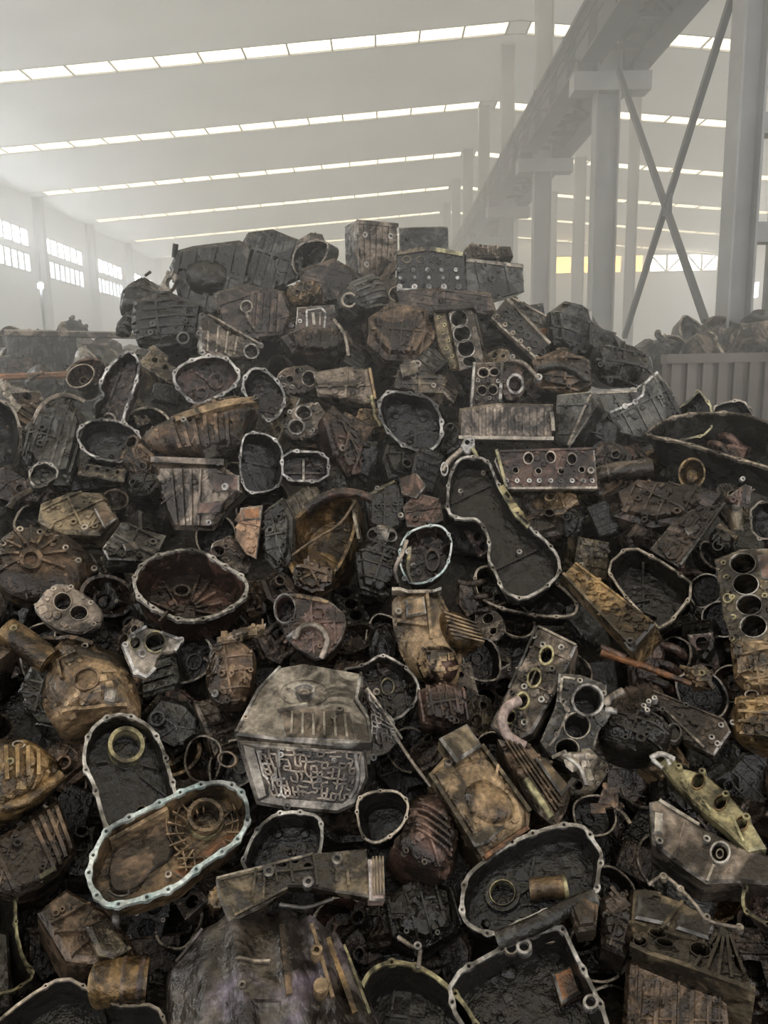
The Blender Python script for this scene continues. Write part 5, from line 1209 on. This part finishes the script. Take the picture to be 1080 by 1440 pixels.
t.rib((338, 1388), (384, 1384), 4, .008, 'machg', 'web', n=8); t.boss(341, 1388, 5, .012, 'machg'); t.boss(300, 1340, 5, .012, 'purple'); t.boss(446, 1345, 8, .03, 'tan'); t.boss(452, 1392, 10, .02, 'tan', hole=False)
t.rib((400, 1330), (412, 1440), 10, .006, 'brown', 'stain_strip', n=14); t.rib((462, 1340), (500, 1450), 9, .006, 'gold', 'worn_ridge', n=16); t.rib((484, 1345), (520, 1440), 5, .008, 'machy', 'worn_ridge', n=16); t.rib((440, 1330), (470, 1440), 6, .006, 'tan', 'worn_ridge', n=16)
t.rib((250, 1362), (288, 1322), 5, .008, 'purple', 'edge_flange'); t.rib((500, 1366), (538, 1460), 4, .012, 'machy', 'edge_flange', z=-.01)
t = Thing('crossmember', 'flat aluminium bracket arm with three bright bolt eyes, bottom centre', 'bracket', (425, 1238), 14, 4, .3)
t.block([(303, 1234), (380, 1216), (437, 1200), (516, 1193), (521, 1262), (460, 1252), (440, 1248), (407, 1247), (367, 1277), (322, 1298), (306, 1260)], .05, [(433, 1219, 6), (395, 1214.5, 8, 4, 15), (413, 1209.5, 7, 4, 15)], 'olive', bev=.005, short='bracket arm with bolt eyes')
for p in ((378, 1227), (473, 1210), (433, 1242)): t.boss(*p, 8, .018)
for a, b in (((386, 1218), (390, 1242)), ((408, 1212), (412, 1242)), ((380, 1228), (440, 1222)), ((310, 1238), (378, 1222)), ((372, 1230), (370, 1270)), ((330, 1288), (404, 1250)), ((440, 1202), (446, 1246)), ((360, 1222), (355, 1264))): t.rib(a, b, 4, .014, 'olive')
t.rib((474, 1222), (472, 1240), 5, .01, 'dark', n=3); t.rib((488, 1224), (490, 1246), 5, .01, 'dark', n=3)
t.block([(518, 1207), (540, 1206), (542, 1266), (520, 1266)], .06, mat='hose', z0=.02, keep=False, name='end_block', bev=.004); t.stripes((521, 1208), (539, 1208), (523, 1262), (540, 1262), 4, 3, .026, 'hose', z=0); t.tube([(393, 1272, -.02), (430, 1276, -.02), (468, 1264, -.02)], 3, 'mach', 'bearing_arc'); t.rib((305, 1236), (440, 1202), 4, .012, 'machg', 'edge_flange')
t = Thing('hanging_nut', 'small gold teardrop casting hanging under the bracket arm', 'casting', (308, 1262), 10, 0, .25)
t.dome([(294, 1272), (300, 1252), (308, 1245), (318, 1258), (318, 1276), (304, 1286)], .03, .05, 'gold', .01, 25, smooth=True, short='gold teardrop casting'); t.boss(309, 1258, 4, .01, 'machy')
t = Thing('gearbox_housing', 'black open housing with a pale arched rim behind the bracket arm', 'housing', (402, 1185), 14, -4, .2)
t.housing([(336, 1222), (350, 1182), (364, 1160), (387, 1142), (417, 1139), (450, 1145), (456, 1170), (452, 1200), (440, 1232), (380, 1246)], .12, 8, 11, mat='black', sm=1, short='arched rim behind the bracket arm')
t = Thing('bell_housing', 'dark round housing mouth right of the silver maze case', 'bell housing', (540, 1150), 14, -8, .2)
t.housing([(498, 1126), (517, 1112), (558, 1109), (577, 1128), (572, 1153), (560, 1170), (530, 1189), (506, 1178)], .14, 6, 9, mat='black', rimmat='machg', short='round mouth right of the maze case', taper=.8)
t = Thing('gearbox_case', 'reddish ribbed gearbox tail right of the dark round mouth', 'gearbox case', (600, 1178), 18, 22, .17)
t.dome([(574, 1126), (600, 1114), (625, 1122), (650, 1197), (626, 1246), (580, 1235), (545, 1196), (566, 1170)], .07, .16, 'maroon', .02, 12, smooth=True, short='reddish ribbed tail')
for k in range(5): t.rib((578 - k * 3, 1136 + k * 9), (620 + k * 2, 1166 + k * 12), 4, .016, 'maroon')
t.greeble(2, 2, 'dark', 'machg')
t = Thing('gearbox', 'brown boxy gearbox with a square cap leaning at centre right', 'gearbox', (676, 1120), 24, 12, .24)
t.block([(603, 1085), (626, 1060), (677, 1043), (748, 1140), (744, 1164), (681, 1206)], .18, mat='tan', bev=.02, short='boxy brown gearbox'); t.block([(617, 1037), (657, 1016), (679, 1047), (642, 1071)], .07, mat='olive', z0=.045, keep=False, name='square_cap', bev=.008); t.rib((678, 1046), (746, 1140), 7, .016, 'olive', 'edge_flange'); t.rib((605, 1086), (680, 1203), 7, .016, 'olive', 'edge_flange'); t.rib((682, 1204), (744, 1162), 7, .014, 'rust', 'edge_flange')
t.dome([(650, 1110), (680, 1092), (720, 1120), (726, 1150), (690, 1162), (658, 1140)], .022, .02, 'tan', .015, 16, smooth=True, name='bulge', keep=False); t.block([(660, 1176), (682, 1162), (710, 1160), (688, 1184), (668, 1190)], .03, mat='olive', z0=.02, keep=False, name='foot', bev=.006); t.boss(630, 1076, 6, .02, 'machg')
t = Thing('engine_cover', 'brown oblong cover with a raised panel beside the boxy gearbox', 'cover', (750, 1100), 30, 14, .2)
t.block([(700, 1036), (740, 1042), (775, 1070), (806, 1107), (798, 1136), (782, 1162), (745, 1130)], .1, mat='brown', bev=.012, short='oblong brown cover'); t.block([(752, 1064), (768, 1064), (802, 1104), (790, 1118)], .02, mat='tan', z0=.018, keep=False, name='raised_panel', bev=.006); t.stripes((708, 1044), (730, 1044), (776, 1150), (792, 1130), 4, 4, .012, 'brown'); t.tube([(740, 1096, .03), (776, 1150, .03)], 5, 'machy', 'edge_tube')
t = Thing('cylinder_head', 'black and grey cylinder head with oval ports and a pale hose, right of centre', 'cylinder head', (752, 958), 20, -12, .2)
t.block([(757, 880), (811, 907), (781, 973), (748, 1030), (716, 1044), (688, 1020), (713, 970), (747, 903)], .13, [(769, 923, 8, 11, 15), (752, 955, 8, 11, 15), (735, 987, 8, 10, 15), (719, 1010, 6, 8, 15)], 'alu', bev=.008, short='oval-ported head', lip=.012, lipk=1.4, lipmat='machy')
for p in ((777, 942), (738, 967), (738, 1017), (730, 1006), (764, 908), (752, 896), (790, 912), (762, 985)): t.boss(*p, 4.6, .012, 'mach')
t.tube([(730, 985, .05), (714, 994, .07), (706, 1012, .08), (714, 1034, .07), (738, 1050, .05)], 7, 'hose', 'hose'); t.rib((757, 881), (810, 907), 4, .012, 'machg', 'edge_flange'); t.rib((756, 882), (716, 968), 4, .01, 'slate', 'edge_flange'); t.greeble(4, 2, 'slate')
t = Thing('engine_block', 'engine block end with a big machined bore stepping down to the dark', 'engine block', (806, 1010), 16, 8, .2)
t.block([(786, 946), (816, 948), (853, 962), (856, 1002), (842, 1030), (832, 1066), (822, 1084), (774, 1064), (760, 1042), (782, 990)], .15, [(826, 985, 18.5), (811, 1021, 16.5), (797, 1053, 15, 13)], 'slate', sm=0, bev=.006, short='big-bore block', hole_depth=.12)
t.ring((826, 986, 20), 1.2, .012, 'mach'); t.ring((811, 1021, 17.5), 1.15, .008, 'machg'); t.ring((797, 1054, 16, 14), 1.15, .008, 'machg')
for a, b in (((790, 954), (787, 985)), ((791, 953), (808, 956)), ((787, 986), (800, 1002)), ((798, 1004), (783, 1036)), ((783, 1036), (772, 1050))): t.rib(a, b, 4, .01, 'machg', 'water_jacket_edge', n=3)
for p in ((815, 958), (792, 987), (797, 998), (783, 1034), (848, 976)): t.boss(*p, 4, .01, 'machg')
t.tube([(850, 990, .0), (862, 980, .01), (876, 972, .01)], 6, 'machg', 'lug'); t.tube([(852, 998, .0), (868, 1000, .01)], 5, 'mach', 'lug')
t = Thing('funnel_bracket', 'pale flared bracket hanging under the big-bore block', 'bracket', (812, 1082), 8, 0, .2)
t.loft([(780, 1057), (842, 1058), (836, 1074), (832, 1106), (822, 1104), (812, 1084), (794, 1070)], [(.95, -.05), (1, 0), (.8, .01), (.5, .006)], 'machg', sm=1, short='pale flared bracket'); t.tube([(796, 1064, .02), (816, 1080, .02), (824, 1104, .02)], 3, 'mach', 'web')
t = Thing('manifold', 'black humped manifold right of the big-bore block', 'manifold', (888, 1028), 24, 0, .12)
t.dome([(838, 1012), (870, 1000), (925, 1005), (948, 1030), (935, 1058), (880, 1062), (842, 1048)], .06, .14, 'black', .04, 12, smooth=True, short='black humped manifold'); t.greeble(5, 3, 'black', 'slate'); t.boss(901, 1040, 7, .02, 'slate')
for p in ((905, 996), (912, 990), (920, 985), (910, 1002)): t.boss(*p, 3.6, .02, 'mach', 'stud', z=.06)
t = Thing('broken_shard', 'torn tan shard sticking up right of the oblong cover', 'shard', (860, 1122), 10, 0, .22)
t.block([(836, 1140), (846, 1112), (852, 1100), (858, 1108), (866, 1104), (864, 1122), (880, 1146), (862, 1136)], .02, mat='copper', bev=.003, short='torn tan shard'); t.rib((846, 1120), (862, 1134), 3, .008, 'tan'); t.tube([(864, 1132, 0), (878, 1146, 0), (886, 1158, 0)], 3, 'olive', 'torn_strip')
t = Thing('bell_housing', 'black double housing with bright scalloped rim and bearing, lower right', 'bell housing', (745, 1240), 16, 0, .22)
t.housing([(673, 1213), (720, 1180), (768, 1162), (800, 1156), (824, 1160), (838, 1183), (850, 1200), (844, 1228), (842, 1255), (823, 1265), (770, 1283), (735, 1298), (692, 1320), (650, 1300), (646, 1267), (653, 1232)], .11, 10, 16, mat='black', sm=2, short='double housing with bearing', holes=[(706, 1262, 18, 18)], taper=.95, hole_depth=.16)
t.ring((707, 1261, 19, 19), 1.35, .03, 'slate'); t.ring((707, 1261, 17, 17), 1.12, .04, 'machy'); t.tube([(746, 1250, -.06), (770, 1249, -.055), (796, 1246, -.05)], 15, 'tan', 'can', 18); t.tube([(792, 1246.5, -.05), (797, 1246, -.05)], 16.5, 'machy', 'can_rim', 18); t.rib((752, 1190), (745, 1225), 4, .014, 'slate', z=-.095); t.fan((707, 1261), 27, 44, -60, 100, 6, 3, .014, 'slate', z=-.098)
t = Thing('rail_bar', 'thick dark casting rail lying across the scalloped double housing', 'rail', (778, 1300), 24, 0, .33)
t.tube([(700, 1322, -.02), (750, 1302, 0), (805, 1274, 0), (838, 1262, 0)], 12, 'slate', 'rail', 14); t.dome([(800, 1282), (820, 1262), (842, 1275), (838, 1312), (812, 1316)], .03, .05, 'brown', .015, 18, name='knuckle', keep=False)
t = Thing('oil_pan', 'black open pan with a broad bright cornered rim at the bottom right', 'oil pan', (752, 1395), 18, 2, .3)
t.housing([(626, 1374), (710, 1327), (773, 1301), (794, 1302), (811, 1340), (834, 1384), (856, 1430), (862, 1480), (720, 1520), (640, 1440)], .12, 11, 15, mat='black', sm=1, short='cornered pan at the bottom right', taper=.93); t.ring((737, 1334, 7), 1.7, .016); t.ring((719, 1334, 7), 1.5, .006, 'machg'); t.ring((830, 1412, 7), 1.7, .016, z=0)
t.block([(776, 1368), (804, 1356), (818, 1395), (790, 1412)], .04, mat='rust', z0=-.06, keep=False, name='rusty_block', bev=.006); t.block([(740, 1312), (790, 1306), (796, 1320), (744, 1330)], .02, mat='gold', z0=-.05, keep=False, name='gasket_patch')
t = Thing('bell_housing', 'round black housing with an oily yellow rim at the bottom edge', 'bell housing', (588, 1420), 20, -6, .26)
t.housing([(502, 1392), (520, 1360), (550, 1348), (585, 1354), (615, 1370), (652, 1404), (678, 1448), (670, 1520), (560, 1540), (500, 1480)], .13, 11, 13, mat='black', rimmat='machy', sm=2, short='yellow-rimmed housing at the bottom')
t.tube([(560, 1318, -.01), (578, 1330, 0), (590, 1336, .01), (588, 1362, .01)], 3.4, 'machg', 'lug_arm'); t.boss(588, 1335, 6, .02, z=0)
t = Thing('gearbox_case', 'shadowy casing between the bracket arm and the scalloped housing', 'gearbox case', (590, 1290), 18, 4, .06)
t.dome([(540, 1270), (580, 1235), (640, 1250), (650, 1310), (600, 1340), (550, 1325)], .06, .15, 'black', .04, 12, short='shadowy casing at the bottom centre'); t.greeble(6, 3, 'black', 'slate')
t = Thing('gearbox_case', 'dark block with square facets right of the cornered pan', 'gearbox case', (868, 1300), 22, 8, .12)
t.block([(845, 1260), (880, 1250), (890, 1300), (880, 1345), (846, 1330)], .14, mat='dark', bev=.012, short='dark faceted block'); t.greeble(4, 2, 'slate')

# ---------------------------------------------------------------- small cast details on every casting
for t in THINGS:
    if any(k in (t.label or 'valve_body') for k in ('maze', 'valve_body', 'three ports', 'round seal', 'bolt eyes', 'bored bracket', 'valve plate', 'round bore', 'purple-grey', 'fanned ribs', 'chain case', 'transfer case', 'timing cover')): continue
    t.clutter(34 if t.out and abs(area(t.out)) > 5000 else 20)

# ================================================================== castings packed between the larger ones
PROTO = []
def proto(kind, cat, adj, mat, build):
    t = Thing(kind, None, None); build(t, mat); t.clutter(12)
    PROTO.append((t.root, kind.replace('_', ' '), cat, adj, list(t.root.children)))
def b_housing(t, mat):
    t.housing([(-.13, -.06), (-.10, .07), (-.02, .12), (.09, .10), (.14, .02), (.10, -.09), (0, -.11)], .1, 4, 11, mat=mat, rimmat='machg'); t.ring((.02, .0, .03), 1.3, .02, mat)
def b_bell(t, mat):
    t.housing([(.13 * math.cos(k * .52), .13 * math.sin(k * .52)) for k in range(12)], .11, 4, 12, mat=mat, rimmat='machg', taper=.7); t.ring((0, 0, .03), 1.4, .03, mat)
def b_block(t, mat):
    t.block([(-.16, -.07), (.16, -.07), (.17, .07), (-.15, .08)], .16, [(-.10, 0, .036), (-.015, 0, .036), (.07, 0, .036), (.138, 0, .02)], mat, hole_depth=.1); 
    for x in (-.145, -.058, .027, .112):
        for y in (-.055, .055): t.boss(x, y, 3, .006, 'machg')
def b_box(t, mat):
    t.block([(-.13, -.08), (.13, -.09), (.15, .05), (.08, .10), (-.12, .09)], .14, mat=mat, bev=.014)
    for k in range(5): t.rib((-.10 + k * .05, -.07), (-.09 + k * .05, .08), 3, .012, mat)
def b_dome(t, mat):
    t.dome([(-.15, -.03), (-.10, .10), (.03, .12), (.14, .06), (.13, -.07), (0, -.12), (-.11, -.1)], .07, .12, mat, .04, 14); t.stub((.05, .02), 12, .05, mat)
    for a in range(5): t.rib((-.03, 0), (-.03 + .1 * math.cos(a * 1.2), .1 * math.sin(a * 1.2)), 3, .012, mat)
def b_pipe(t, mat):
    t.dome([(-.14, -.04), (-.1, .06), (.1, .07), (.14, -.03), (.02, -.08)], .05, .08, mat, .02, 16)
    for k in range(3): t.tube([(-.09 + k * .085, .02, .03), (-.09 + k * .085, .09, .05), (-.09 + k * .085, .14, .0)], 8, mat, 'runner')
def b_plate(t, mat):
    t.block([(-.12, -.07), (.02, -.10), (.13, -.04), (.10, .08), (-.03, .10), (-.13, .04)], .04, [(-.04, .01, .035), (.055, 0, .025)], mat, sm=1, hole_depth=.039, lip=.008, lipmat='machg')
    for p in ((-.1, -.05), (.1, -.03), (.08, .06), (-.1, .03)): t.boss(*p, 3.4, .008, 'machg')
def b_head(t, mat):
    t.block([(-.2, -.06), (.2, -.06), (.2, .06), (-.2, .06)], .11, [(-.13, .02, .018), (-.045, .02, .018), (.045, .02, .018), (.13, .02, .018)], mat, lip=.006, lipmat=mat)
    for k in range(6): t.boss(-.17 + k * .068, -.04, 3, .014, 'machg', 'stud')
def b_cone(t, mat):
    t.loft([(.14 * math.cos(k * .628), .11 * math.sin(k * .628)) for k in range(10)], [(.55, -.16), (.9, -.03), (1, 0), (.86, 0), (.8, -.04), (.4, -.1), (.15, -.1)], mat, .006)
    for k in range(6): t.rib((.05 * math.cos(k * 1.05), .04 * math.sin(k * 1.05)), (.1 * math.cos(k * 1.05), .08 * math.sin(k * 1.05)), 3, .014, mat)
for adj, mat in (('sooty black', 'black'), ('oil-dark', 'dark'), ('soot-caked', 'black'), ('dark oily', 'dark'), ('grimy brown', 'brown'), ('slate grey', 'slate')):  # black and dark doubled: the gaps' shade is put into the casting colour
    proto('open_housing', 'housing', adj, mat, b_housing); proto('ribbed_box', 'casting', adj, mat, b_box); proto('rounded_casing', 'casting', adj, mat, b_dome)
for adj, mat in (('oil-dark', 'dark'), ('sooty black', 'black'), ('stained maroon', 'maroon')):
    proto('bell_mouth', 'bell housing', adj, mat, b_bell); proto('bored_block', 'engine block', adj, mat, b_block); proto('runner_casting', 'manifold', adj, mat, b_pipe); proto('cone_casting', 'casting', adj, mat, b_cone)
for adj, mat in (('olive grey', 'olive'), ('dull grey', 'alu')):
    proto('holed_plate', 'plate', adj, mat, b_plate); proto('narrow_head', 'cylinder head', adj, mat, b_head); proto('small_box_casting', 'casting', adj, mat, b_box)
proto('small_casing', 'casting', 'tan', 'tan', b_dome); proto('small_cone', 'casting', 'golden', 'gold', b_cone)
def copy_tree(o, parent=None):
    c = o.copy(); COL.objects.link(c); c.parent = parent
    for ch in o.children: copy_tree(ch, c)
    return c
def copy_tree2(o, ch):
    c = o.copy(); COL.objects.link(c)
    for q in ch:
        d = q.copy(); COL.objects.link(d); d.parent = c
    return c
KEEP = {0, 1, 2, 3, 4, 5, 6, 7, 8, 9, 11, 12, 13, 14, 15, 16, 17, 20, 21, 23, 24, 25, 26, 27, 28, 29, 31, 32, 33, 34, 35, 36, 37, 38, 39, 40, 43, 44, 45, 46, 47, 48, 49, 52, 53, 54, 55, 57, 58, 59, 60, 61, 62, 63, 64, 68, 69, 70, 71, 72, 73, 74, 75, 77, 78, 80, 81, 82, 83, 84, 85, 86, 87, 88, 89, 90, 91, 92, 95, 96, 97, 98, 99, 100, 101, 104, 105, 107, 108, 109, 111, 112, 113, 114, 115, 116, 117, 119, 120, 121, 122, 127, 130, 131, 132, 133, 134, 137, 138, 139, 140, 141, 144, 145, 147, 148, 150, 152, 153, 154, 155, 156, 157, 158, 159, 161, 163, 166, 167, 168, 169, 170, 171, 172, 176, 177, 179, 181, 186, 187, 188, 190, 193, 194, 195, 197, 198, 200, 202, 204, 206, 211, 217, 218, 220, 226, 227, 228, 232, 234, 235, 237, 239, 241, 247, 254, 260, 262, 266, 271, 279, 283, 288, 297, 302, 308, 312, 330, 341, 377}     # the candidates that show in the picture
NCAND = 0
RN = random.Random(77)
def crest_v(px):
    for a, b in zip(CREST, CREST[1:]):
        if a[0] <= px <= b[0]: return a[1] + (b[1] - a[1]) * (px - a[0]) / (b[0] - a[0])
    return 700
FILL = []
def place(k, p, scale, n, spin):
    root = copy_tree2(PROTO[k][0], PROTO[k][4])
    x = Vector((0, 0, 1)).cross(n)
    if x.length < .05: x = Vector((1, 0, 0))
    x.normalize(); y = n.cross(x)
    M = Matrix(((x.x, y.x, n.x), (x.y, y.y, n.y), (x.z, y.z, n.z))) @ Matrix.Rotation(spin, 3, 'Z')
    root.matrix_world = Matrix.Translation(p) @ (M * scale).to_4x4()
    col = (HUE.random(), HUE.random(), HUE.random(), 1); root.color = col
    for ch in root.children: ch.color = col
    FILL.append((root, k))
    return root
def cover(px, py):
    return max([h[2] for h in HERO if inside(h[0], px, py)] or [0])
for layer, step, s0, s1, sink0, sink1 in ((0, 46, .5, .8, .04, .12), (1, 66, .85, 1.2, .2, .3)):
    py = 330
    while py < 1500:
        px = -50 + RN.uniform(0, step)
        while px < 1140:
            qx, qy = px + RN.uniform(-.35, .35) * step, py + RN.uniform(-.35, .35) * step
            px += step
            if qy < crest_v(qx) + 14: continue
            r_px = 26 if layer == 0 else 20
            cv = cover(qx, qy)
            if layer == 0:
                if cv or sum(1 for a in range(6) if cover(qx + 20 * math.cos(a), qy + 20 * math.sin(a))) > 4: continue
            else:
                if cv and sum(1 for a in range(8) if cover(qx + 34 * math.cos(a * .785), qy + 34 * math.sin(a * .785))) > 6: continue
            p = heap_pt(qx, qy, -(RN.uniform(sink0, sink1) + (cv + .06 if cv else 0)))
            n = ((CAM - p).normalized() + HN * .6 + Vector((RN.uniform(-.8, .8), RN.uniform(-.8, .8), RN.uniform(-.5, .8)))).normalized()
            args = (RN.randrange(len(PROTO)), p, RN.uniform(s0, s1), n, RN.uniform(0, 6.28))
            if KEEP is None or NCAND in KEEP: place(*args); FILL[-1] += (NCAND,)
            NCAND += 1
        py += step
if KEEP is None:
    #CULL
    bpy.context.view_layer.update()
    dg = bpy.context.evaluated_depsgraph_get()
    kept = []
    for root, k, num in FILL:
        seen = 0; own = {root.name} | {c.name for c in root.children}
        for ch in root.children:
            vs = ch.data.vertices; st = max(1, len(vs) // 40)
            for i in range(0, len(vs), st):
                w = ch.matrix_world @ vs[i].co
                d = w - CAM; L_ = d.length; d.normalize()
                u, v = project(w)
                if not (0 < u < 1080 and 0 < v < 1440): continue
                ok, loc, _n, _i, ob, _m = SC.ray_cast(dg, CAM, d, distance=L_ + .01)
                if ok and ob.name in own and (loc - CAM).length > L_ - .012: seen += 1
            if seen > 9: break
        if seen > 9: kept.append((root, k, num))
    print('KEEPLIST', sorted(q[2] for q in kept))
    kn = {q[0].name for q in kept}
    bpy.data.batch_remove([o for q in FILL if q[0].name not in kn for o in (*q[0].children, q[0])])
else: kept = list(FILL)
used = {}
SH = [(centroid(h[0]), h[1]) for h in HERO if h[1]]
for root, k, _num in kept:
    u, v = project(root.matrix_world.translation)
    _r, kind, cat, adj, _c = PROTO[k]
    near = sorted(SH, key=lambda q: math.dist(q[0], (u, v)))[:6]
    lab = None
    for c, sh in near:
        dx, dy = u - c[0], v - c[1]
        rel = ('right of' if dx > 0 else 'left of') if abs(dx) > abs(dy) else ('below' if dy > 0 else 'above')
        cand = '%s %s just %s the %s' % (adj, kind, rel, sh)
        if cand not in used and len(cand.split()) <= 16: lab = cand; break
    if lab is None: lab = '%s %s deep between the %s and the %s' % (adj, kind, near[0][1], near[1][1])
    used[lab] = 1
    root['label'] = lab; root['category'] = cat; root['group'] = 'castings packed between the larger ones'


# loose scrap on the flanks and the foot of the heap
m = MB(); r = random.Random(9)
def chunk(p, n):
    x = Vector((r.uniform(-1, 1), r.uniform(-1, 1), r.uniform(-1, 1))); x = (x - n * x.dot(n)).normalized(); y = n.cross(x); k = r.random()
    if k < .45: m.box(p, x, y, n, (r.uniform(.06, .17), r.uniform(.05, .1), r.uniform(.03, .09)))
    elif k < .7:
        rr = r.uniform(.05, .11); m.tube([p - n * .06, p + n * .02, p + n * .021, p - n * .03], [rr, rr * 1.15, rr * .9, rr * .6], 14)
    else: m.tube([p - x * .14, p, p + x * .13 + n * .03], r.uniform(.02, .045), 9)
for side in (-1, 1):
    for _ in range(170):
        px = r.uniform(1105, 1500) if side > 0 else r.uniform(-420, -30)
        py = r.uniform(640, 1500)
        p = heap_pt(px, py, -r.uniform(.0, .12)); x = max(-3.7, min(3.9, p.x)); p = Vector((x, p.y, heap_z(x, p.y) - r.uniform(.0, .12) - .25 * max(0, (abs(x) - 2.6))))
        if p.z > .02: chunk(p, (HN + Vector((r.uniform(-.7, .7), r.uniform(-.7, .7), r.uniform(-.4, .4)))).normalized())
o = link('flank_scrap', m.mesh('flank_scrap', 'dark', 35)); tag(o, 'dark loose scrap covering the flanks of the heap', 'scrap', kind='stuff')

# ================================================================== heaps further back
def mound(name, label, pts, y0, y1, drop=.25):
    """dark mass under a background heap: crest given in the picture at distance y0"""
    m = MB(); P0 = [at_y(px, py, y0) for px, py in pts]; rows = []
    for j in range(14):
        t = j / 13; row = []
        for i in range(len(P0) * 4 - 3):
            a, b, f = P0[i // 4], P0[min(i // 4 + 1, len(P0) - 1)], (i % 4) / 4
            p = a.lerp(b, f); prof = math.sin(math.pi * min(1, .08 + t * .92)) ** .7
            y = y0 - 1.2 + (y1 - y0 + 1.2) * t
            z = max(0, (p.z - drop) * prof + .22 * mn.noise(Vector((p.x * 2, y * 2, 9))))
            row.append(len(m.v)); m.v.append((p.x * y / y0 if abs(p.x) > .1 else p.x, y, z))
        rows.append(row)
    for a, b in zip(rows, rows[1:]):
        for i in range(len(a) - 1): m.f.append((a[i], a[i + 1], b[i + 1], b[i]))
    tag(link(name, m.mesh(name, 'core', 25)), label, 'debris', kind='stuff')
mound('far_debris', 'dark mass of scrap in the hazy heap by the window wall', [(-160, 450), (-60, 440), (0, 440), (50, 445), (90, 440), (130, 458), (180, 456), (260, 460)], 8.6, 12)
mound('far_debris', 'dark mass of scrap in the hazy heap behind the bracing', [(880, 520), (920, 500), (945, 480), (1000, 470), (1050, 462), (1120, 450), (1220, 450)], 8.0, 11)
def far_heap(n, box, Y, label, group, seed):
    r = random.Random(seed)
    for i in range(n):
        px = r.uniform(box[0], box[1]); t = r.random()
        py = box[2](px) + t * (box[3] - box[2](px))
        p = at_y(px, py, Y[0] + (Y[1] - Y[0]) * (1 - t))
        nrm = ((CAM - p).normalized() + Vector((r.uniform(-.9, .9), r.uniform(-.9, .9), r.uniform(-.2, .9)))).normalized()
        k = r.choice([j for j, q in enumerate(PROTO) if q[3] in ('sooty black', 'oil-dark', 'slate grey', 'dull grey')])
        o = place(k, p, r.uniform(.9, 1.7), nrm, r.uniform(0, 6.28))
        o['label'] = label % (PROTO[k][3] + ' ' + PROTO[k][1]); o['category'] = PROTO[k][2]; o['group'] = group
far_heap(46, (-20, 175, lambda x: 458 if x < 110 else 468 + (x - 110) * .4, 545), (6.6, 8.6), 'hazy %s in the far scrap heap by the window wall', 'castings of the far heap at left', 5)
far_heap(30, (915, 1090, lambda x: 505 - min(1, max(0, (x - 915) / 60)) * 45, 500), (7.4, 8.2), 'hazy %s in the far scrap heap behind the cross bracing', 'castings of the far heap at right', 6)
bpy.data.batch_remove([o for q in PROTO for o in (*q[4], q[0])])

# things among the far heap at left
t = Thing('scrap_bin', 'dark steel scrap bin with a pale top rail in the haze at left', 'bin', (60, 495), 0, 6, Y=7.2)
t.block([(10, 470), (108, 468), (106, 528), (12, 530)], .9, mat='slate', bev=.01, name='bin_body'); t.rib((6, 468), (200, 472), 8, .03, 'alu', 'top_rail', z=.0); t.stripes((20, 476), (100, 476), (20, 526), (100, 526), 5, 4, .03, 'slate'); t.boss(93, 479, 4, .02, 'mach', hole=False)
t = Thing('wooden_beam', 'long orange-brown beam lying across the heap at the far left', 'beam', (110, 528), 0, 0, Y=6.0)
t.tube([(-20, 531, 0), (110, 526, 0), (236, 520, 0)], 4.5, 'rust', 'beam', 6); t.tube([(40, 533, .02), (60, 523, .02)], 3, 'copper', 'strap')
t = Thing('tarp', 'crumpled pale sheet hanging over scrap at the far left', 'sheet', (118, 500), 8, 0, Y=6.4)
t.loft([(100, 522), (106, 494), (118, 482), (128, 496), (138, 504), (132, 526), (116, 520)], [(.9, -.1), (1, 0), (.7, .06), (.3, .1)], 'pale', .08, 9, sm=1, name='crumpled_sheet')
t = Thing('work_lamp', 'small bright work lamp glaring through the haze at far left', 'lamp', (57, 402), 0, 0, Y=16)
t.tube([(57, 396, 0), (57, 403, 0)], 4, 'steel', 'housing', 10); m = MB(); c = t.P(57, 402); m.box((c[0], c[1], .08), (1,0,0), (0,1,0), (0,0,1), (.05, .05, .01)); t.part('lens', m, 'lampglow', 0)
m = MB(); m.bar((c[0], c[1] - t.O.z + .02, -.05), (c[0], c[1], -.05), .05, .05, (0, 0, 1)); t.part('post', m, 'steel', 0)
# low partition in front of the far heap at right
p0, p1 = at_y(935, 505, 6.9), at_y(1130, 500, 6.9)
part_w = link('wall_low', None); part_w['kind'] = 'structure'
m = MB(); m.box(((p0.x + p1.x) / 2, 6.9, p0.z / 2), (1,0,0), (0,1,0), (0,0,1), ((p1.x - p0.x) / 2, .06, p0.z / 2)); struct('sheet', m, 'lowwall', part_w)
m = MB(); m.bar((p0.x - .03, 6.85, p0.z), (p1.x, 6.85, p0.z), .14, .08); struct('top_rail', m, 'lowwall', part_w)
n = 9
for k in range(n):
    x = p0.x + (p1.x - p0.x) * (k + .5) / n; m = MB(); m.bar((x, 6.82, 0), (x, 6.82, p0.z - .04), .08, .05, (0, 1, 0)); struct('stiffener', m, 'lowwall', part_w)
# haze in the hall's air: thin over the heap, thick in the depth of the hall
def haze(y0, y1, dens, label):
    m = MB(); m.box(((XL + XR) / 2, (y0 + y1) / 2, 4.4), (1,0,0), (0,1,0), (0,0,1), ((XR - XL) / 2 - .02, (y1 - y0) / 2, 4.35))
    hz, nt, N, Lk = nt_new('dusty_air')
    o_ = N('ShaderNodeOutputMaterial'); vs = N('ShaderNodeVolumeScatter'); vs.inputs['Density'].default_value = dens; vs.inputs['Color'].default_value = (.99, .995, 1, 1); vs.inputs['Anisotropy'].default_value = .25
    Lk(vs.outputs[0], o_.inputs['Volume']); MAT['haze'] = hz
    o = link('haze', m.mesh('haze', 'haze', 0)); tag(o, label, 'haze', kind='stuff')
haze(5.62, YEND - .1, HAZE_DENSITY, 'pale dusty haze filling the depth of the hall')
haze(2.7, 5.6, HAZE_NEAR, 'thin dusty air over the upper heap')
